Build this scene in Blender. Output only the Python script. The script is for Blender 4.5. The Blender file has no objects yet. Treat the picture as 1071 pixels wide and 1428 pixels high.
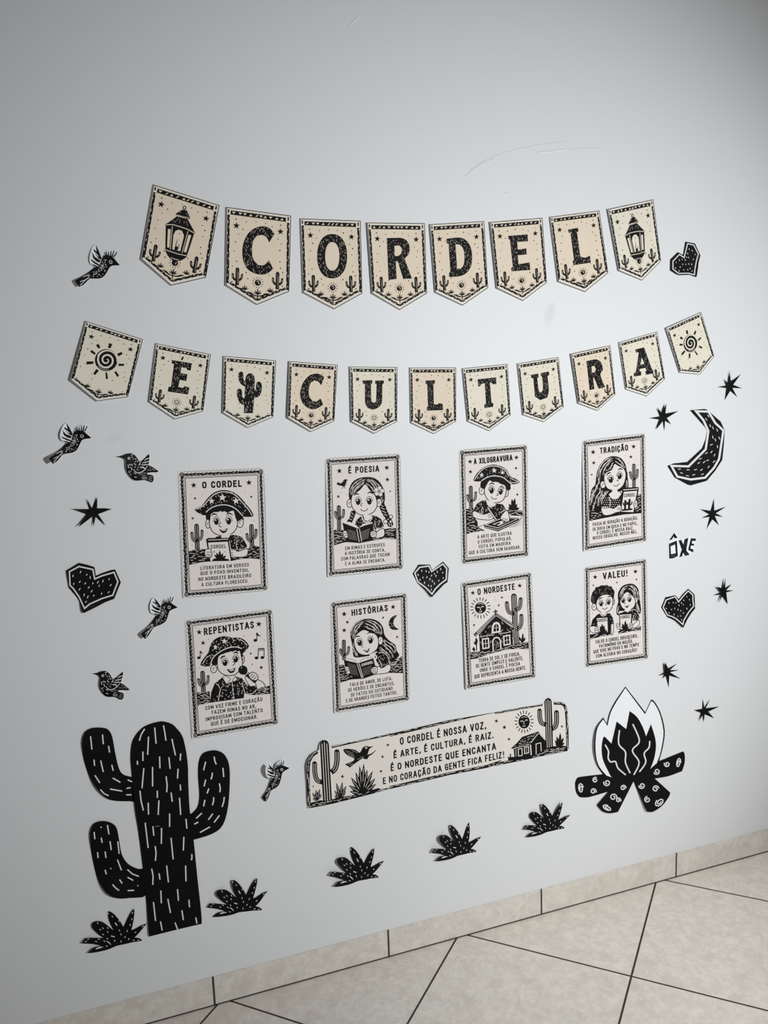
import bpy, bmesh, math, random
import numpy as np
from mathutils import Vector, Matrix
from mathutils.geometry import delaunay_2d_cdt

# ------------------------------------------------------------------ camera, world, lamps, exposure
scene = bpy.context.scene
COL = scene.collection
IMW, IMH, FPX = 1071.0, 1428.0, 1225.0
CAM = np.array([0.01770, -1.94138, 1.51104])          # metres; wall face is y = 0, floor is z = 0
PITCH, YAW, ROLL = 0.165615, 0.348357, -0.0353774
_b = np.array([[1, 0, 0], [0, 0, -1], [0, 1, 0.]])
_y = np.array([[math.cos(YAW), 0, -math.sin(YAW)], [0, 1, 0], [math.sin(YAW), 0, math.cos(YAW)]])
_p = np.array([[1, 0, 0], [0, math.cos(PITCH), -math.sin(PITCH)], [0, math.sin(PITCH), math.cos(PITCH)]])
_r = np.array([[math.cos(ROLL), -math.sin(ROLL), 0], [math.sin(ROLL), math.cos(ROLL), 0], [0, 0, 1]])
WORLD2CAM = _r @ _p @ _y @ _b                          # camera axes: x right, y down, z forward

cd = bpy.data.cameras.new('camera')
cam = bpy.data.objects.new('camera', cd)
COL.objects.link(cam)
_m = WORLD2CAM.T @ np.diag([1, -1, -1])
mw = Matrix([[*_m[0], CAM[0]], [*_m[1], CAM[1]], [*_m[2], CAM[2]], [0, 0, 0, 1]])
cam.matrix_world = mw
cd.sensor_fit = 'HORIZONTAL'
cd.sensor_width = 36.0
cd.lens = FPX / IMW * 36.0
cd.clip_start = 0.05
scene.camera = cam

world = bpy.data.worlds.new('room_light')
scene.world = world
world.use_nodes = True
world.node_tree.nodes['Background'].inputs[0].default_value = (1.0, 0.97, 0.95, 1)
world.node_tree.nodes['Background'].inputs[1].default_value = 0.085

def lamp(name, loc, target, cone, radius, watts, color):
    l = bpy.data.lights.new(name, 'SPOT')
    l.spot_size = math.radians(cone)
    l.spot_blend = 1.0
    l.shadow_soft_size = radius
    l.energy = watts
    l.color = color
    o = bpy.data.objects.new(name, l)
    COL.objects.link(o)
    o.location = loc
    o.rotation_euler = (Vector(target) - Vector(loc)).to_track_quat('-Z', 'Y').to_euler()
    return o
lamp('hooded_room_lamp', (2.35, -3.0, 1.5), (0.98, 0, 1.18), 62, 0.19, 375, (0.985, 1.0, 1.0))
lamp('ceiling_downlight', (1.75, -1.75, 2.75), (1.60, -0.88, 0.0), 50, 0.10, 128, (1.0, 0.99, 0.97))

scene.view_settings.view_transform = 'Standard'
scene.view_settings.look = 'None'
scene.view_settings.gamma = 1.0
scene.view_settings.use_curve_mapping = False
scene.view_settings.exposure = 0.0

# ------------------------------------------------------------------ materials
def principled(name, color, rough=0.6, spec=0.4):
    m = bpy.data.materials.new(name)
    m.use_nodes = True
    b = m.node_tree.nodes['Principled BSDF']
    b.inputs['Base Color'].default_value = (*color, 1)
    b.inputs['Roughness'].default_value = rough
    b.inputs['Specular IOR Level'].default_value = spec
    return m, b

def srgb(r, g, b):
    f = lambda c: (c / 12.92 if c <= 0.04045 else ((c + 0.055) / 1.055) ** 2.4)
    return tuple(f(c / 255.0) for c in (r, g, b))

def mottled(name, c1, c2, scale, rough, spec=0.3):
    """paper stock: two close tints mixed by noise in object space"""
    m, b = principled(name, c1, rough, spec)
    nt = m.node_tree
    tc = nt.nodes.new('ShaderNodeTexCoord')
    n = nt.nodes.new('ShaderNodeTexNoise')
    n.inputs['Scale'].default_value = scale
    n.inputs['Detail'].default_value = 5
    mx = nt.nodes.new('ShaderNodeMix')
    mx.data_type = 'RGBA'
    mx.inputs[6].default_value = (*c1, 1)
    mx.inputs[7].default_value = (*c2, 1)
    nt.links.new(tc.outputs['Object'], n.inputs['Vector'])
    nt.links.new(n.outputs['Fac'], mx.inputs[0])
    nt.links.new(mx.outputs[2], b.inputs['Base Color'])
    return m

MAT = {}
MAT['ink'] = principled('black_ink', (0.0032, 0.0033, 0.0038), 0.55, 0.12)[0]
MAT['soft_ink'] = principled('printed_black_ink', (0.0065, 0.0065, 0.0070), 0.6, 0.10)[0]
MAT['grey'] = principled('fine_grey_print', srgb(120, 118, 116), 0.6, 0.3)[0]
MAT['light'] = principled('uninked_white_line', srgb(226, 226, 224), 0.6, 0.3)[0]
MAT['white'] = principled('white_paper', srgb(238, 240, 244), 0.6, 0.3)[0]
MAT['warm'] = mottled('cream_flag_paper', srgb(236, 222, 202), srgb(225, 209, 187), 40, 0.6)
MAT['warm_rim'] = mottled('pale_flag_margin', srgb(238, 232, 222), srgb(230, 222, 210), 40, 0.6)
MAT['pale'] = mottled('ivory_flag_paper', srgb(234, 228, 211), srgb(227, 220, 202), 30, 0.6)
MAT['pale_rim'] = mottled('ivory_flag_margin', srgb(236, 234, 226), srgb(230, 226, 216), 30, 0.6)
MAT['poster'] = mottled('offwhite_poster_paper', srgb(234, 227, 223), srgb(227, 220, 216), 30, 0.6)
MAT['poster_rim'] = mottled('offwhite_poster_margin', srgb(228, 226, 224), srgb(220, 219, 217), 30, 0.6)
MAT['strip'] = mottled('offwhite_banner_paper', srgb(233, 228, 221), srgb(226, 220, 212), 30, 0.6)

# ------------------------------------------------------------------ picture plane -> wall face
def wall_xz(px):
    px = np.atleast_2d(np.asarray(px, float))
    d = np.stack([(px[:, 0] - IMW / 2) / FPX, (px[:, 1] - IMH / 2) / FPX, np.ones(len(px))], 1) @ WORLD2CAM
    t = -CAM[1] / d[:, 1]
    return np.stack([CAM[0] + t * d[:, 0], CAM[2] + t * d[:, 2]], 1)

def homography(src, dst):
    A = []
    for (x, y), (u, v) in zip(src, dst):
        A.append([x, y, 1, 0, 0, 0, -u * x, -u * y, -u])
        A.append([0, 0, 0, x, y, 1, -v * x, -v * y, -v])
    H = np.linalg.svd(np.array(A, float))[2][-1].reshape(3, 3)
    def f(p):
        p = np.atleast_2d(np.asarray(p, float))
        q = np.c_[p, np.ones(len(p))] @ H.T
        return q[:, :2] / q[:, 2:]
    return f

def zoomed(ox, oy, s):
    return lambda p: np.atleast_2d(np.asarray(p, float)) / s + [ox, oy]

def warped(src, dst):
    """affine fit of matching points plus the left-over, spread by distance"""
    src, dst = np.array(src, float), np.array(dst, float)
    A = np.c_[src, np.ones(len(src))]
    M = np.linalg.lstsq(A, dst, rcond=None)[0]
    left = dst - A @ M
    def f(p):
        p = np.atleast_2d(np.asarray(p, float))
        d = ((p[:, None] - src[None]) ** 2).sum(2) + 60.0
        w = 1 / d ** 1.2
        return np.c_[p, np.ones(len(p))] @ M + (w[:, :, None] * left[None]).sum(1) / w.sum(1)[:, None]
    return f

def chain(*fs):
    def f(p):
        for g in fs:
            p = g(p)
        return p
    return f

def smooth(pts, n=4, closed=True):
    P = np.array(pts, float)
    N = len(P)
    out = []
    for i in range(N if closed else N - 1):
        p0 = P[(i - 1) % N] if closed or i > 0 else P[0]
        p1, p2 = P[i], P[(i + 1) % N]
        p3 = P[(i + 2) % N] if closed or i + 2 < N else P[-1]
        for k in range(n):
            t = k / n
            out.append(0.5 * (2 * p1 + (p2 - p0) * t + (2 * p0 - 5 * p1 + 4 * p2 - p3) * t * t
                              + (3 * p1 - p0 - 3 * p2 + p3) * t ** 3))
    if not closed:
        out.append(P[-1])
    return np.array(out)

def rounded(pts, n=3, sharp=46):
    """smooth a closed loop but keep its corners"""
    P = np.array(pts, float)
    N = len(P)
    d = np.roll(P, -1, 0) - P
    a = np.degrees(np.arctan2(d[:, 1], d[:, 0]))
    turn = np.abs((a - np.roll(a, 1) + 180) % 360 - 180)
    c = [i for i in range(N) if turn[i] > sharp]
    if not c:
        return smooth(P, n)
    out = []
    for k, i in enumerate(c):
        j = c[(k + 1) % len(c)]
        idx = [i]
        while True:
            idx.append((idx[-1] + 1) % N)
            if idx[-1] == j:
                break
        seg = P[idx]
        out.append(seg[:1] if len(seg) == 2 else smooth(seg, n, False)[:-1])
    return np.vstack(out)

def inside(pts, loops):
    """even-odd over several loops, non-zero winding for one loop"""
    x, y = pts[:, 0], pts[:, 1]
    if len(loops) == 1:
        L = loops[0]
        w = np.zeros(len(pts), int)
        M = np.roll(L, -1, 0)
        for (x1, y1), (x2, y2) in zip(L, M):
            if y1 == y2:
                continue
            c = (x2 - x1) * (y - y1) - (x - x1) * (y2 - y1)
            w += ((y1 <= y) & (y2 > y) & (c > 0)).astype(int) - ((y1 > y) & (y2 <= y) & (c < 0)).astype(int)
        return w != 0
    r = np.zeros(len(pts), bool)
    for L in loops:
        M = np.roll(L, -1, 0)
        for (x1, y1), (x2, y2) in zip(L, M):
            if y1 == y2:
                continue
            k = ((y1 > y) != (y2 > y)) & (x < (x2 - x1) * (y - y1) / (y2 - y1) + x1)
            r ^= k
    return r

# ------------------------------------------------------------------ lettering: plain poster capitals drawn as strokes
GLYPH = {
 'A': [[(0, 0), (.25, 1), (.29, 1), (.54, 0)], [(.1, .27), (.44, .27)]],
 'B': [[(.23, 1), (.36, .95), (.42, .77), (.36, .59), (.23, .53), (0, .53), (0, 1), (.23, 1)], [(.23, .53), (.4, .47), (.46, .27), (.4, .06), (.24, 0), (0, 0), (0, .53)]],
 'C': [[(.44, .74), (.41, .9), (.33, .98), (.22, 1), (.1, .95), (.02, .8), (0, .5), (.02, .2), (.1, .05), (.22, 0), (.33, .02), (.41, .1), (.44, .26)]],
 'D': [[(0, 0), (0, 1), (.2, 1), (.36, .94), (.45, .78), (.47, .5), (.45, .22), (.36, .06), (.2, 0), (0, 0)]],
 'E': [[(.37, 1), (0, 1), (0, 0), (.37, 0)], [(0, .52), (.32, .52)]],
 'F': [[(.36, 1), (0, 1), (0, 0)], [(0, .5), (.32, .5)]],
 'G': [[(.45, .76), (.41, .91), (.33, .98), (.22, 1), (.1, .95), (.02, .8), (0, .5), (.02, .2), (.1, .05), (.22, 0), (.36, .03), (.45, .1), (.45, .46), (.25, .46)]],
 'H': [[(0, 0), (0, 1)], [(.46, 0), (.46, 1)], [(0, .52), (.46, .52)]],
 'I': [[(0, 0), (0, 1)]],
 'J': [[(.3, 1), (.3, .2), (.24, .04), (.12, 0), (0, .06)]],
 'L': [[(0, 1), (0, 0), (.36, 0)]],
 'M': [[(0, 0), (.03, 1), (.33, .22), (.63, 1), (.66, 0)]],
 'N': [[(0, 0), (0, 1), (.5, 0), (.5, 1)]],
 'O': [[(.24, 1), (.38, .95), (.46, .8), (.48, .5), (.46, .2), (.38, .05), (.24, 0), (.1, .05), (.02, .2), (0, .5), (.02, .8), (.1, .95), (.24, 1)]],
 'P': [[(0, 0), (0, 1), (.24, 1), (.38, .95), (.44, .75), (.38, .54), (.24, .48), (0, .48)]],
 'R': [[(0, 0), (0, 1), (.24, 1), (.38, .95), (.43, .76), (.38, .56), (.24, .5), (0, .5)], [(.23, .5), (.46, 0)]],
 'S': [[(.4, .8), (.36, .94), (.22, 1), (.08, .94), (.03, .77), (.09, .6), (.33, .43), (.41, .25), (.36, .06), (.21, 0), (.06, .05), (0, .2)]],
 'T': [[(0, 1), (.46, 1)], [(.23, 1), (.23, 0)]],
 'U': [[(0, 1), (0, .25), (.06, .06), (.23, 0), (.4, .06), (.46, .25), (.46, 1)]],
 'V': [[(0, 1), (.23, 0), (.28, 0), (.51, 1)]],
 'X': [[(0, 0), (.48, 1)], [(0, 1), (.48, 0)]],
 'Z': [[(.02, 1), (.43, 1), (0, 0), (.44, 0)]],
 '.': [[(0, 0), (0, .07)]], ',': [[(.05, .08), (0, -.14)]], '!': [[(.06, 1), (.06, .46)], [(.06, 0), (.06, .05)]],
}
GLYPH['Q'] = GLYPH['O'] + [[(.28, .2), (.5, -.08)]]
GLYPH['Ç'] = GLYPH['C'] + [[(.24, 0), (.26, -.14), (.16, -.2)]]
for _ch, _base, _acc in (('É', 'E', [[(.13, 1.16), (.27, 1.32)]]), ('Ó', 'O', [[(.18, 1.16), (.32, 1.32)]]),
                         ('Ê', 'E', [[(.06, 1.16), (.19, 1.3), (.32, 1.16)]]), ('Ô', 'O', [[(.1, 1.16), (.24, 1.3), (.38, 1.16)]]),
                         ('Ã', 'A', [[(.1, 1.16), (.2, 1.25), (.33, 1.18), (.43, 1.27)]]), ('Õ', 'O', [[(.07, 1.16), (.18, 1.25), (.3, 1.18), (.41, 1.27)]])):
    GLYPH[_ch] = GLYPH[_base] + _acc

# ------------------------------------------------------------------ a printed, cut-out sheet of paper
class Sheet:
    """2-D shapes in layers; the printed face is cut along every outline, so ink and bare paper are faces of one sheet"""
    def __init__(self, seed=0):
        self.items = []
        self.map = lambda p: np.atleast_2d(np.asarray(p, float))
        self.part = ''
        self.rnd = random.Random(seed)
    def poly(self, pts, mat='ink', *holes):
        self.items.append(([self.map(l) for l in (pts,) + holes], mat, self.part))
    def blob(self, pts, mat='ink', n=4):
        self.poly(smooth(pts, n), mat)
    def stroke(self, pts, w, mat='ink', closed=False, taper=None, curve=0):
        if curve:
            pts = smooth(pts, curve, closed)
        P = np.array(pts, float)
        if closed and np.allclose(P[0], P[-1]):
            P = P[:-1]
        N = len(P)
        ws = np.full(N, float(w))
        if taper is not None:
            ws = w * np.interp(np.linspace(0, 1, N), np.linspace(0, 1, len(taper)), taper)
        seg = np.roll(P, -1, 0) - P
        ln = np.maximum(np.hypot(seg[:, 0], seg[:, 1]), 1e-9)
        nrm = np.stack([-seg[:, 1], seg[:, 0]], 1) / ln[:, None]
        off = np.zeros_like(P)
        for i in range(N):
            if closed or 0 < i < N - 1:
                a, b = nrm[i - 1], nrm[i]
                m = a + b
                l2 = max(m @ m, 0.35)
                off[i] = m * (2 / l2)
            else:
                off[i] = nrm[0] if i == 0 else nrm[N - 2]
        A, B = P + off * ws[:, None] / 2, P - off * ws[:, None] / 2
        for i in range(N if closed else N - 1):
            j = (i + 1) % N
            self.poly([A[i], A[j], B[j], B[i]], mat)
    def line(self, p, q, w, mat='ink'):
        self.stroke([p, q], w, mat)
    def disc(self, c, r, mat='ink', n=12, ry=None, rot=0):
        ry = r if ry is None else ry
        a = np.arange(n) * 2 * math.pi / n
        x, y = r * np.cos(a), ry * np.sin(a)
        self.poly(np.stack([c[0] + x * math.cos(rot) - y * math.sin(rot), c[1] + x * math.sin(rot) + y * math.cos(rot)], 1), mat)
    def ring(self, c, r, w, mat='ink', n=14, ry=None, a0=0, a1=2 * math.pi):
        ry = r if ry is None else ry
        full = a1 - a0 > 6.28
        a = np.linspace(a0, a1, n + 1)
        self.stroke(np.stack([c[0] + r * np.cos(a), c[1] + ry * np.sin(a)], 1), w, mat, closed=full)
    def star(self, c, r, mat='ink', k=5, inner=0.42, rot=0.0):
        a = np.arange(2 * k) * math.pi / k - math.pi / 2 + rot
        rr = np.where(np.arange(2 * k) % 2 == 0, r, r * inner)
        self.poly(np.stack([c[0] + rr * np.cos(a), c[1] + rr * np.sin(a)], 1), mat)
    def flecks(self, loop, n, length, w, angle=None, mat='light', holes=(), jitter=0.5, margin=0.0):
        loop = np.array(loop, float)
        lo, hi = loop.min(0), loop.max(0)
        done, tries = [], 0
        while len(done) < n and tries < n * 40:
            tries += 1
            c = np.array([self.rnd.uniform(lo[0], hi[0]), self.rnd.uniform(lo[1], hi[1])])
            a = self.rnd.uniform(0, math.pi) if angle is None else angle + self.rnd.uniform(-jitter, jitter)
            l = length * self.rnd.uniform(0.6, 1.25)
            d = np.array([math.cos(a), math.sin(a)])
            n2 = np.array([-d[1], d[0]]) * (w * 0.5 + margin)
            probe = np.array([c + d * (l / 2 + margin), c - d * (l / 2 + margin), c + n2, c - n2])
            if not inside(probe, [loop]).all():
                continue
            if any(inside(probe, [np.array(h, float)]).any() for h in holes):
                continue
            if any(abs(c[0] - o[0]) + abs(c[1] - o[1]) < length * 0.75 for o in done):
                continue
            done.append(c)
            self.stroke([c - d * l / 2, c, c + d * l / 2], w, mat, taper=[.5, 1, .5])
    def text(self, s, p0, p1, h, weight=0.16, mat='soft_ink', up=(0, -1), gap=0.3, space=0.42):
        p0, p1 = np.array(p0, float), np.array(p1, float)
        x, runs = 0.0, []
        for ch in s:
            if ch == ' ':
                x += space
                continue
            g = GLYPH[ch]
            x_hi = max(p[0] for l in g for p in l)
            runs += [[(x + a, b) for a, b in l] for l in g]
            x += x_hi + weight + gap * 0.55
        W = x - weight - gap * 0.55
        ax = (p1 - p0) / max(W, 1e-6)
        u = np.array(up, float) * h
        wl = weight * min(1.0, max(0.72, np.hypot(*ax) / h))
        parts = []
        for r in runs:                       # break strokes at sharp turns so both arms keep their weight
            k = 0
            for i in range(1, len(r) - 1):
                v0, v1 = np.subtract(r[i], r[i - 1]), np.subtract(r[i + 1], r[i])
                if v0 @ v1 < -0.35 * np.hypot(*v0) * np.hypot(*v1):
                    parts.append(r[k:i + 1])
                    k = i
            parts.append(r[k:])
        for r in parts:
            pts = [p0 + ax * a + u * (b * (1 - weight) + weight / 2) for a, b in r]
            closed = r[0] == r[-1]
            if not closed:               # square ends
                d0, d1 = np.array(pts[0]) - pts[1], np.array(pts[-1]) - pts[-2]
                pts[0] = pts[0] + d0 / np.hypot(*d0) * wl * h * 0.42
                pts[-1] = pts[-1] + d1 / np.hypot(*d1) * wl * h * 0.42
            self.stroke(pts, wl * h, mat, closed=closed)

    def build(self, name, outline, base='white', lift=(), gap=0.4, thick=0.35, rim=None, grid=9.0, parent=None,
              body='', edge_lift=None, layer=0.0):
        """outline: loop in picture coordinates.  lift: (x, y, height mm, reach px) where the paper stands off the wall.
        Returns the top-level object."""
        out = wall_xz(self.map_outline(outline)) * 1000.0
        org = (out.min(0) + out.max(0)) / 2
        org[1] = out[:, 1].min() if parent is None else org[1]
        loops, mats, parts = [[out - org]], [base], ['']
        for ls, m, p in self.items:
            loops.append([wall_xz(l) * 1000.0 - org for l in ls])
            mats.append(m)
            parts.append(p)
        co, ed = [], []
        for ls in loops:
            for l in ls:
                k = len(co)
                co += [Vector((float(a), float(b))) for a, b in l]
                ed += [(k + i, k + (i + 1) % len(l)) for i in range(len(l))]
        lo, hi = loops[0][0].min(0), loops[0][0].max(0)
        if lift or edge_lift:
            for i, gx in enumerate(np.arange(lo[0] + grid / 2, hi[0], grid)):
                for j, gz in enumerate(np.arange(lo[1] + grid / 2, hi[1], grid)):
                    co.append(Vector((float(gx + (j % 2) * grid * .4 + .0137), float(gz + .0071))))
        v, _, f, _, _, _ = delaunay_2d_cdt(co, ed, [], 0, 1e-4)
        V = np.array([(p[0], p[1]) for p in v])
        T = np.array([t for t in f if len(t) == 3], int)
        e1, e2 = V[T[:, 1]] - V[T[:, 0]], V[T[:, 2]] - V[T[:, 0]]
        area = e1[:, 0] * e2[:, 1] - e1[:, 1] * e2[:, 0]
        T[area < 0] = T[area < 0][:, ::-1]
        T = T[np.abs(area) > 1e-7]
        C = V[T].mean(1)
        keep = inside(C, loops[0])
        T, C = T[keep], C[keep]
        top = np.zeros(len(T), int)
        for k in range(1, len(loops)):
            b0 = np.min([l.min(0) for l in loops[k]], 0)
            b1 = np.max([l.max(0) for l in loops[k]], 0)
            idx = np.nonzero((C[:, 0] >= b0[0]) & (C[:, 0] <= b1[0]) & (C[:, 1] >= b0[1]) & (C[:, 1] <= b1[1]))[0]
            if len(idx):
                top[idx[inside(C[idx], loops[k])]] = k
        # stand-off from the wall
        hmm = np.full(len(V), gap + thick + layer)
        for (lx, ly, a, reach) in lift:
            c = wall_xz([(lx, ly)])[0] * 1000 - org
            r = np.hypot(*(wall_xz([(lx + reach, ly)])[0] * 1000 - org - c))
            d = np.hypot(V[:, 0] - c[0], V[:, 1] - c[1])
            t = np.clip(1 - d / r, 0, 1)
            hmm += a * t * t * (3 - 2 * t) * 0.999
        if edge_lift:
            hmm += edge_lift((V[:, 0] - lo[0]) / (hi[0] - lo[0]), (V[:, 1] - lo[1]) / (hi[1] - lo[1]))
        base3 = np.stack([(V[:, 0] + org[0]) / 1000, np.zeros(len(V)), (V[:, 1] + org[1]) / 1000], 1)
        t = (hmm / 1000 / -CAM[1])[:, None]
        P3 = base3 + (CAM - base3) * t                     # points of the lifted sheet as seen in the photograph
        origin = np.array([org[0] / 1000, -(gap + thick + layer) / 1000, org[1] / 1000])
        P3 = P3 - origin
        back = P3 + np.array([0, thick / 1000, 0])
        part_of = np.array([parts[k] for k in top])
        mat_of = np.array([mats[k] for k in top])
        root = None
        names = [p for p in dict.fromkeys([''] + parts) if p == '' or (part_of == p).any()]
        flat = len(names) == 1 and not body
        if parent is None:
            if flat:
                root = bpy.data.objects.new(name, bpy.data.meshes.new(name))
            else:
                root = bpy.data.objects.new(name, None)
                root.empty_display_size = 0.05
            COL.objects.link(root)
            root.location = origin
        made = {}
        for p in names:
            sel = part_of == p
            tri, tm = T[sel], mat_of[sel]
            used = list(dict.fromkeys(tri.ravel()))
            new = {o: i for i, o in enumerate(used)}
            verts = [tuple(P3[o]) for o in used]
            faces = [tuple(new[o] for o in t) for t in tri]
            fm = list(tm)
            if p == '':                                   # the paper itself: back face and cut edge
                k0 = len(verts)
                allu = list(dict.fromkeys(T.ravel()))
                nb = {o: k0 + i for i, o in enumerate(allu)}
                verts += [tuple(back[o]) for o in allu]
                faces += [tuple(nb[o] for o in t[::-1]) for t in T]
                fm += [rim or base] * len(T)
                cnt = {}
                for t in T:
                    for a, b in ((t[0], t[1]), (t[1], t[2]), (t[2], t[0])):
                        cnt[(a, b)] = 1
                k1 = len(verts)
                nf = {}
                for (a, b) in cnt:
                    if (b, a) in cnt:
                        continue
                    for o in (a, b):
                        if o not in nf:
                            nf[o] = len(verts)
                            verts.append(tuple(P3[o]))
                    faces.append((nf[b], nf[a], nb[a], nb[b]))
                    fm.append(rim or base)
            if flat or (parent is None and p == '' and not body):
                if flat:
                    o = root
                    me = o.data
                else:
                    me = bpy.data.meshes.new('paper')
                    o = bpy.data.objects.new('paper', me)
                    COL.objects.link(o)
                    o.parent = root
            else:
                chainn = (p or body or name).split('/')
                me = bpy.data.meshes.new(chainn[-1].split('#')[0])
                o = bpy.data.objects.new(chainn[-1].split('#')[0], me)
                COL.objects.link(o)
                par = parent if parent is not None else root
                if len(chainn) > 1:
                    if chainn[0] not in made:
                        e = bpy.data.objects.new(chainn[0], None)
                        e.empty_display_size = 0.02
                        COL.objects.link(e)
                        e.parent = root
                        made[chainn[0]] = e
                    par = made[chainn[0]]
                o.parent = par
                if parent is not None:
                    o.location = origin - np.array(parent.location)
                if p:
                    made[p] = o
            me.from_pydata(verts, [], faces)
            ms = list(dict.fromkeys(fm))
            for m in ms:
                me.materials.append(MAT[m])
            me.polygons.foreach_set('material_index', [ms.index(m) for m in fm])
            me.update()
        return root if parent is None else o
    def map_outline(self, o):
        return np.atleast_2d(np.asarray(o, float))

def tag(o, label, cat, group=None):
    o['label'] = label
    o['category'] = cat
    if group:
        o['group'] = group
    return o

# ------------------------------------------------------------------ the room: wall, floor, tiled skirting
def structure(name, verts, faces, mat):
    me = bpy.data.meshes.new(name)
    me.from_pydata(verts, [], faces)
    me.materials.append(mat)
    o = bpy.data.objects.new(name, me)
    COL.objects.link(o)
    o['kind'] = 'structure'
    return o

def box(x0, x1, y0, y1, z0, z1):
    v = [(x, y, z) for x in (x0, x1) for y in (y0, y1) for z in (z0, z1)]
    f = [(0, 1, 3, 2), (4, 6, 7, 5), (0, 4, 5, 1), (2, 3, 7, 6), (0, 2, 6, 4), (1, 5, 7, 3)]
    return v, f

TILE = 0.45
def wall_material():
    m, b = principled('satin_white_wall_paint', srgb(226, 228, 231), 0.5, 0.45)
    nt = m.node_tree
    tc = nt.nodes.new('ShaderNodeTexCoord')
    n = nt.nodes.new('ShaderNodeTexNoise')
    n.inputs['Scale'].default_value = 260
    n.inputs['Detail'].default_value = 3
    n2 = nt.nodes.new('ShaderNodeTexNoise')
    n2.inputs['Scale'].default_value = 9
    n2.inputs['Detail'].default_value = 4
    ad = nt.nodes.new('ShaderNodeMath')
    ad.operation = 'MULTIPLY_ADD'
    ad.inputs[1].default_value = 6.0
    bp = nt.nodes.new('ShaderNodeBump')
    bp.inputs['Strength'].default_value = 0.10
    bp.inputs['Distance'].default_value = 0.0006
    nt.links.new(tc.outputs['Object'], n.inputs['Vector'])
    nt.links.new(tc.outputs['Object'], n2.inputs['Vector'])
    nt.links.new(n2.outputs['Fac'], ad.inputs[0])
    nt.links.new(n.outputs['Fac'], ad.inputs[2])
    nt.links.new(ad.outputs[0], bp.inputs['Height'])
    nt.links.new(bp.outputs['Normal'], b.inputs['Normal'])
    # faint rubbed marks on the paint
    sp = nt.nodes.new('ShaderNodeSeparateXYZ')
    nt.links.new(tc.outputs['Object'], sp.inputs[0])
    total = None
    for (cx, cz), sx, sz, k in ((wall_xz([(766, 440)])[0], .020, .034, .30), (wall_xz([(925, 1097)])[0], .006, .018, .18), (wall_xz([(160, 610)])[0], .02, .012, .12)):
        u = math_node(nt, 'DIVIDE', math_node(nt, 'SUBTRACT', sp.outputs['X'], cx), sx)
        w = math_node(nt, 'DIVIDE', math_node(nt, 'SUBTRACT', math_node(nt, 'SUBTRACT', sp.outputs['Z'], cz), math_node(nt, 'MULTIPLY', u, sz * .5)), sz)
        q = math_node(nt, 'MAXIMUM', math_node(nt, 'SUBTRACT', 1.0, math_node(nt, 'ADD', math_node(nt, 'MULTIPLY', u, u), math_node(nt, 'MULTIPLY', w, w))), 0.0)
        q = math_node(nt, 'MULTIPLY', math_node(nt, 'MULTIPLY', q, n2.outputs['Fac']), k)
        total = q if total is None else math_node(nt, 'ADD', total, q)
    mx = nt.nodes.new('ShaderNodeMix')
    mx.data_type = 'RGBA'
    mx.inputs[6].default_value = (*srgb(226, 228, 231), 1)
    mx.inputs[7].default_value = (*srgb(120, 118, 116), 1)
    nt.links.new(total, mx.inputs[0])
    nt.links.new(mx.outputs[2], b.inputs['Base Color'])
    return m

def math_node(nt, op, a, b=None):
    n = nt.nodes.new('ShaderNodeMath')
    n.operation = op
    for i, v in enumerate((a, b)):
        if v is None:
            continue
        if hasattr(v, 'is_output'):
            nt.links.new(v, n.inputs[i])
        else:
            n.inputs[i].default_value = v
    return n.outputs[0]

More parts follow.
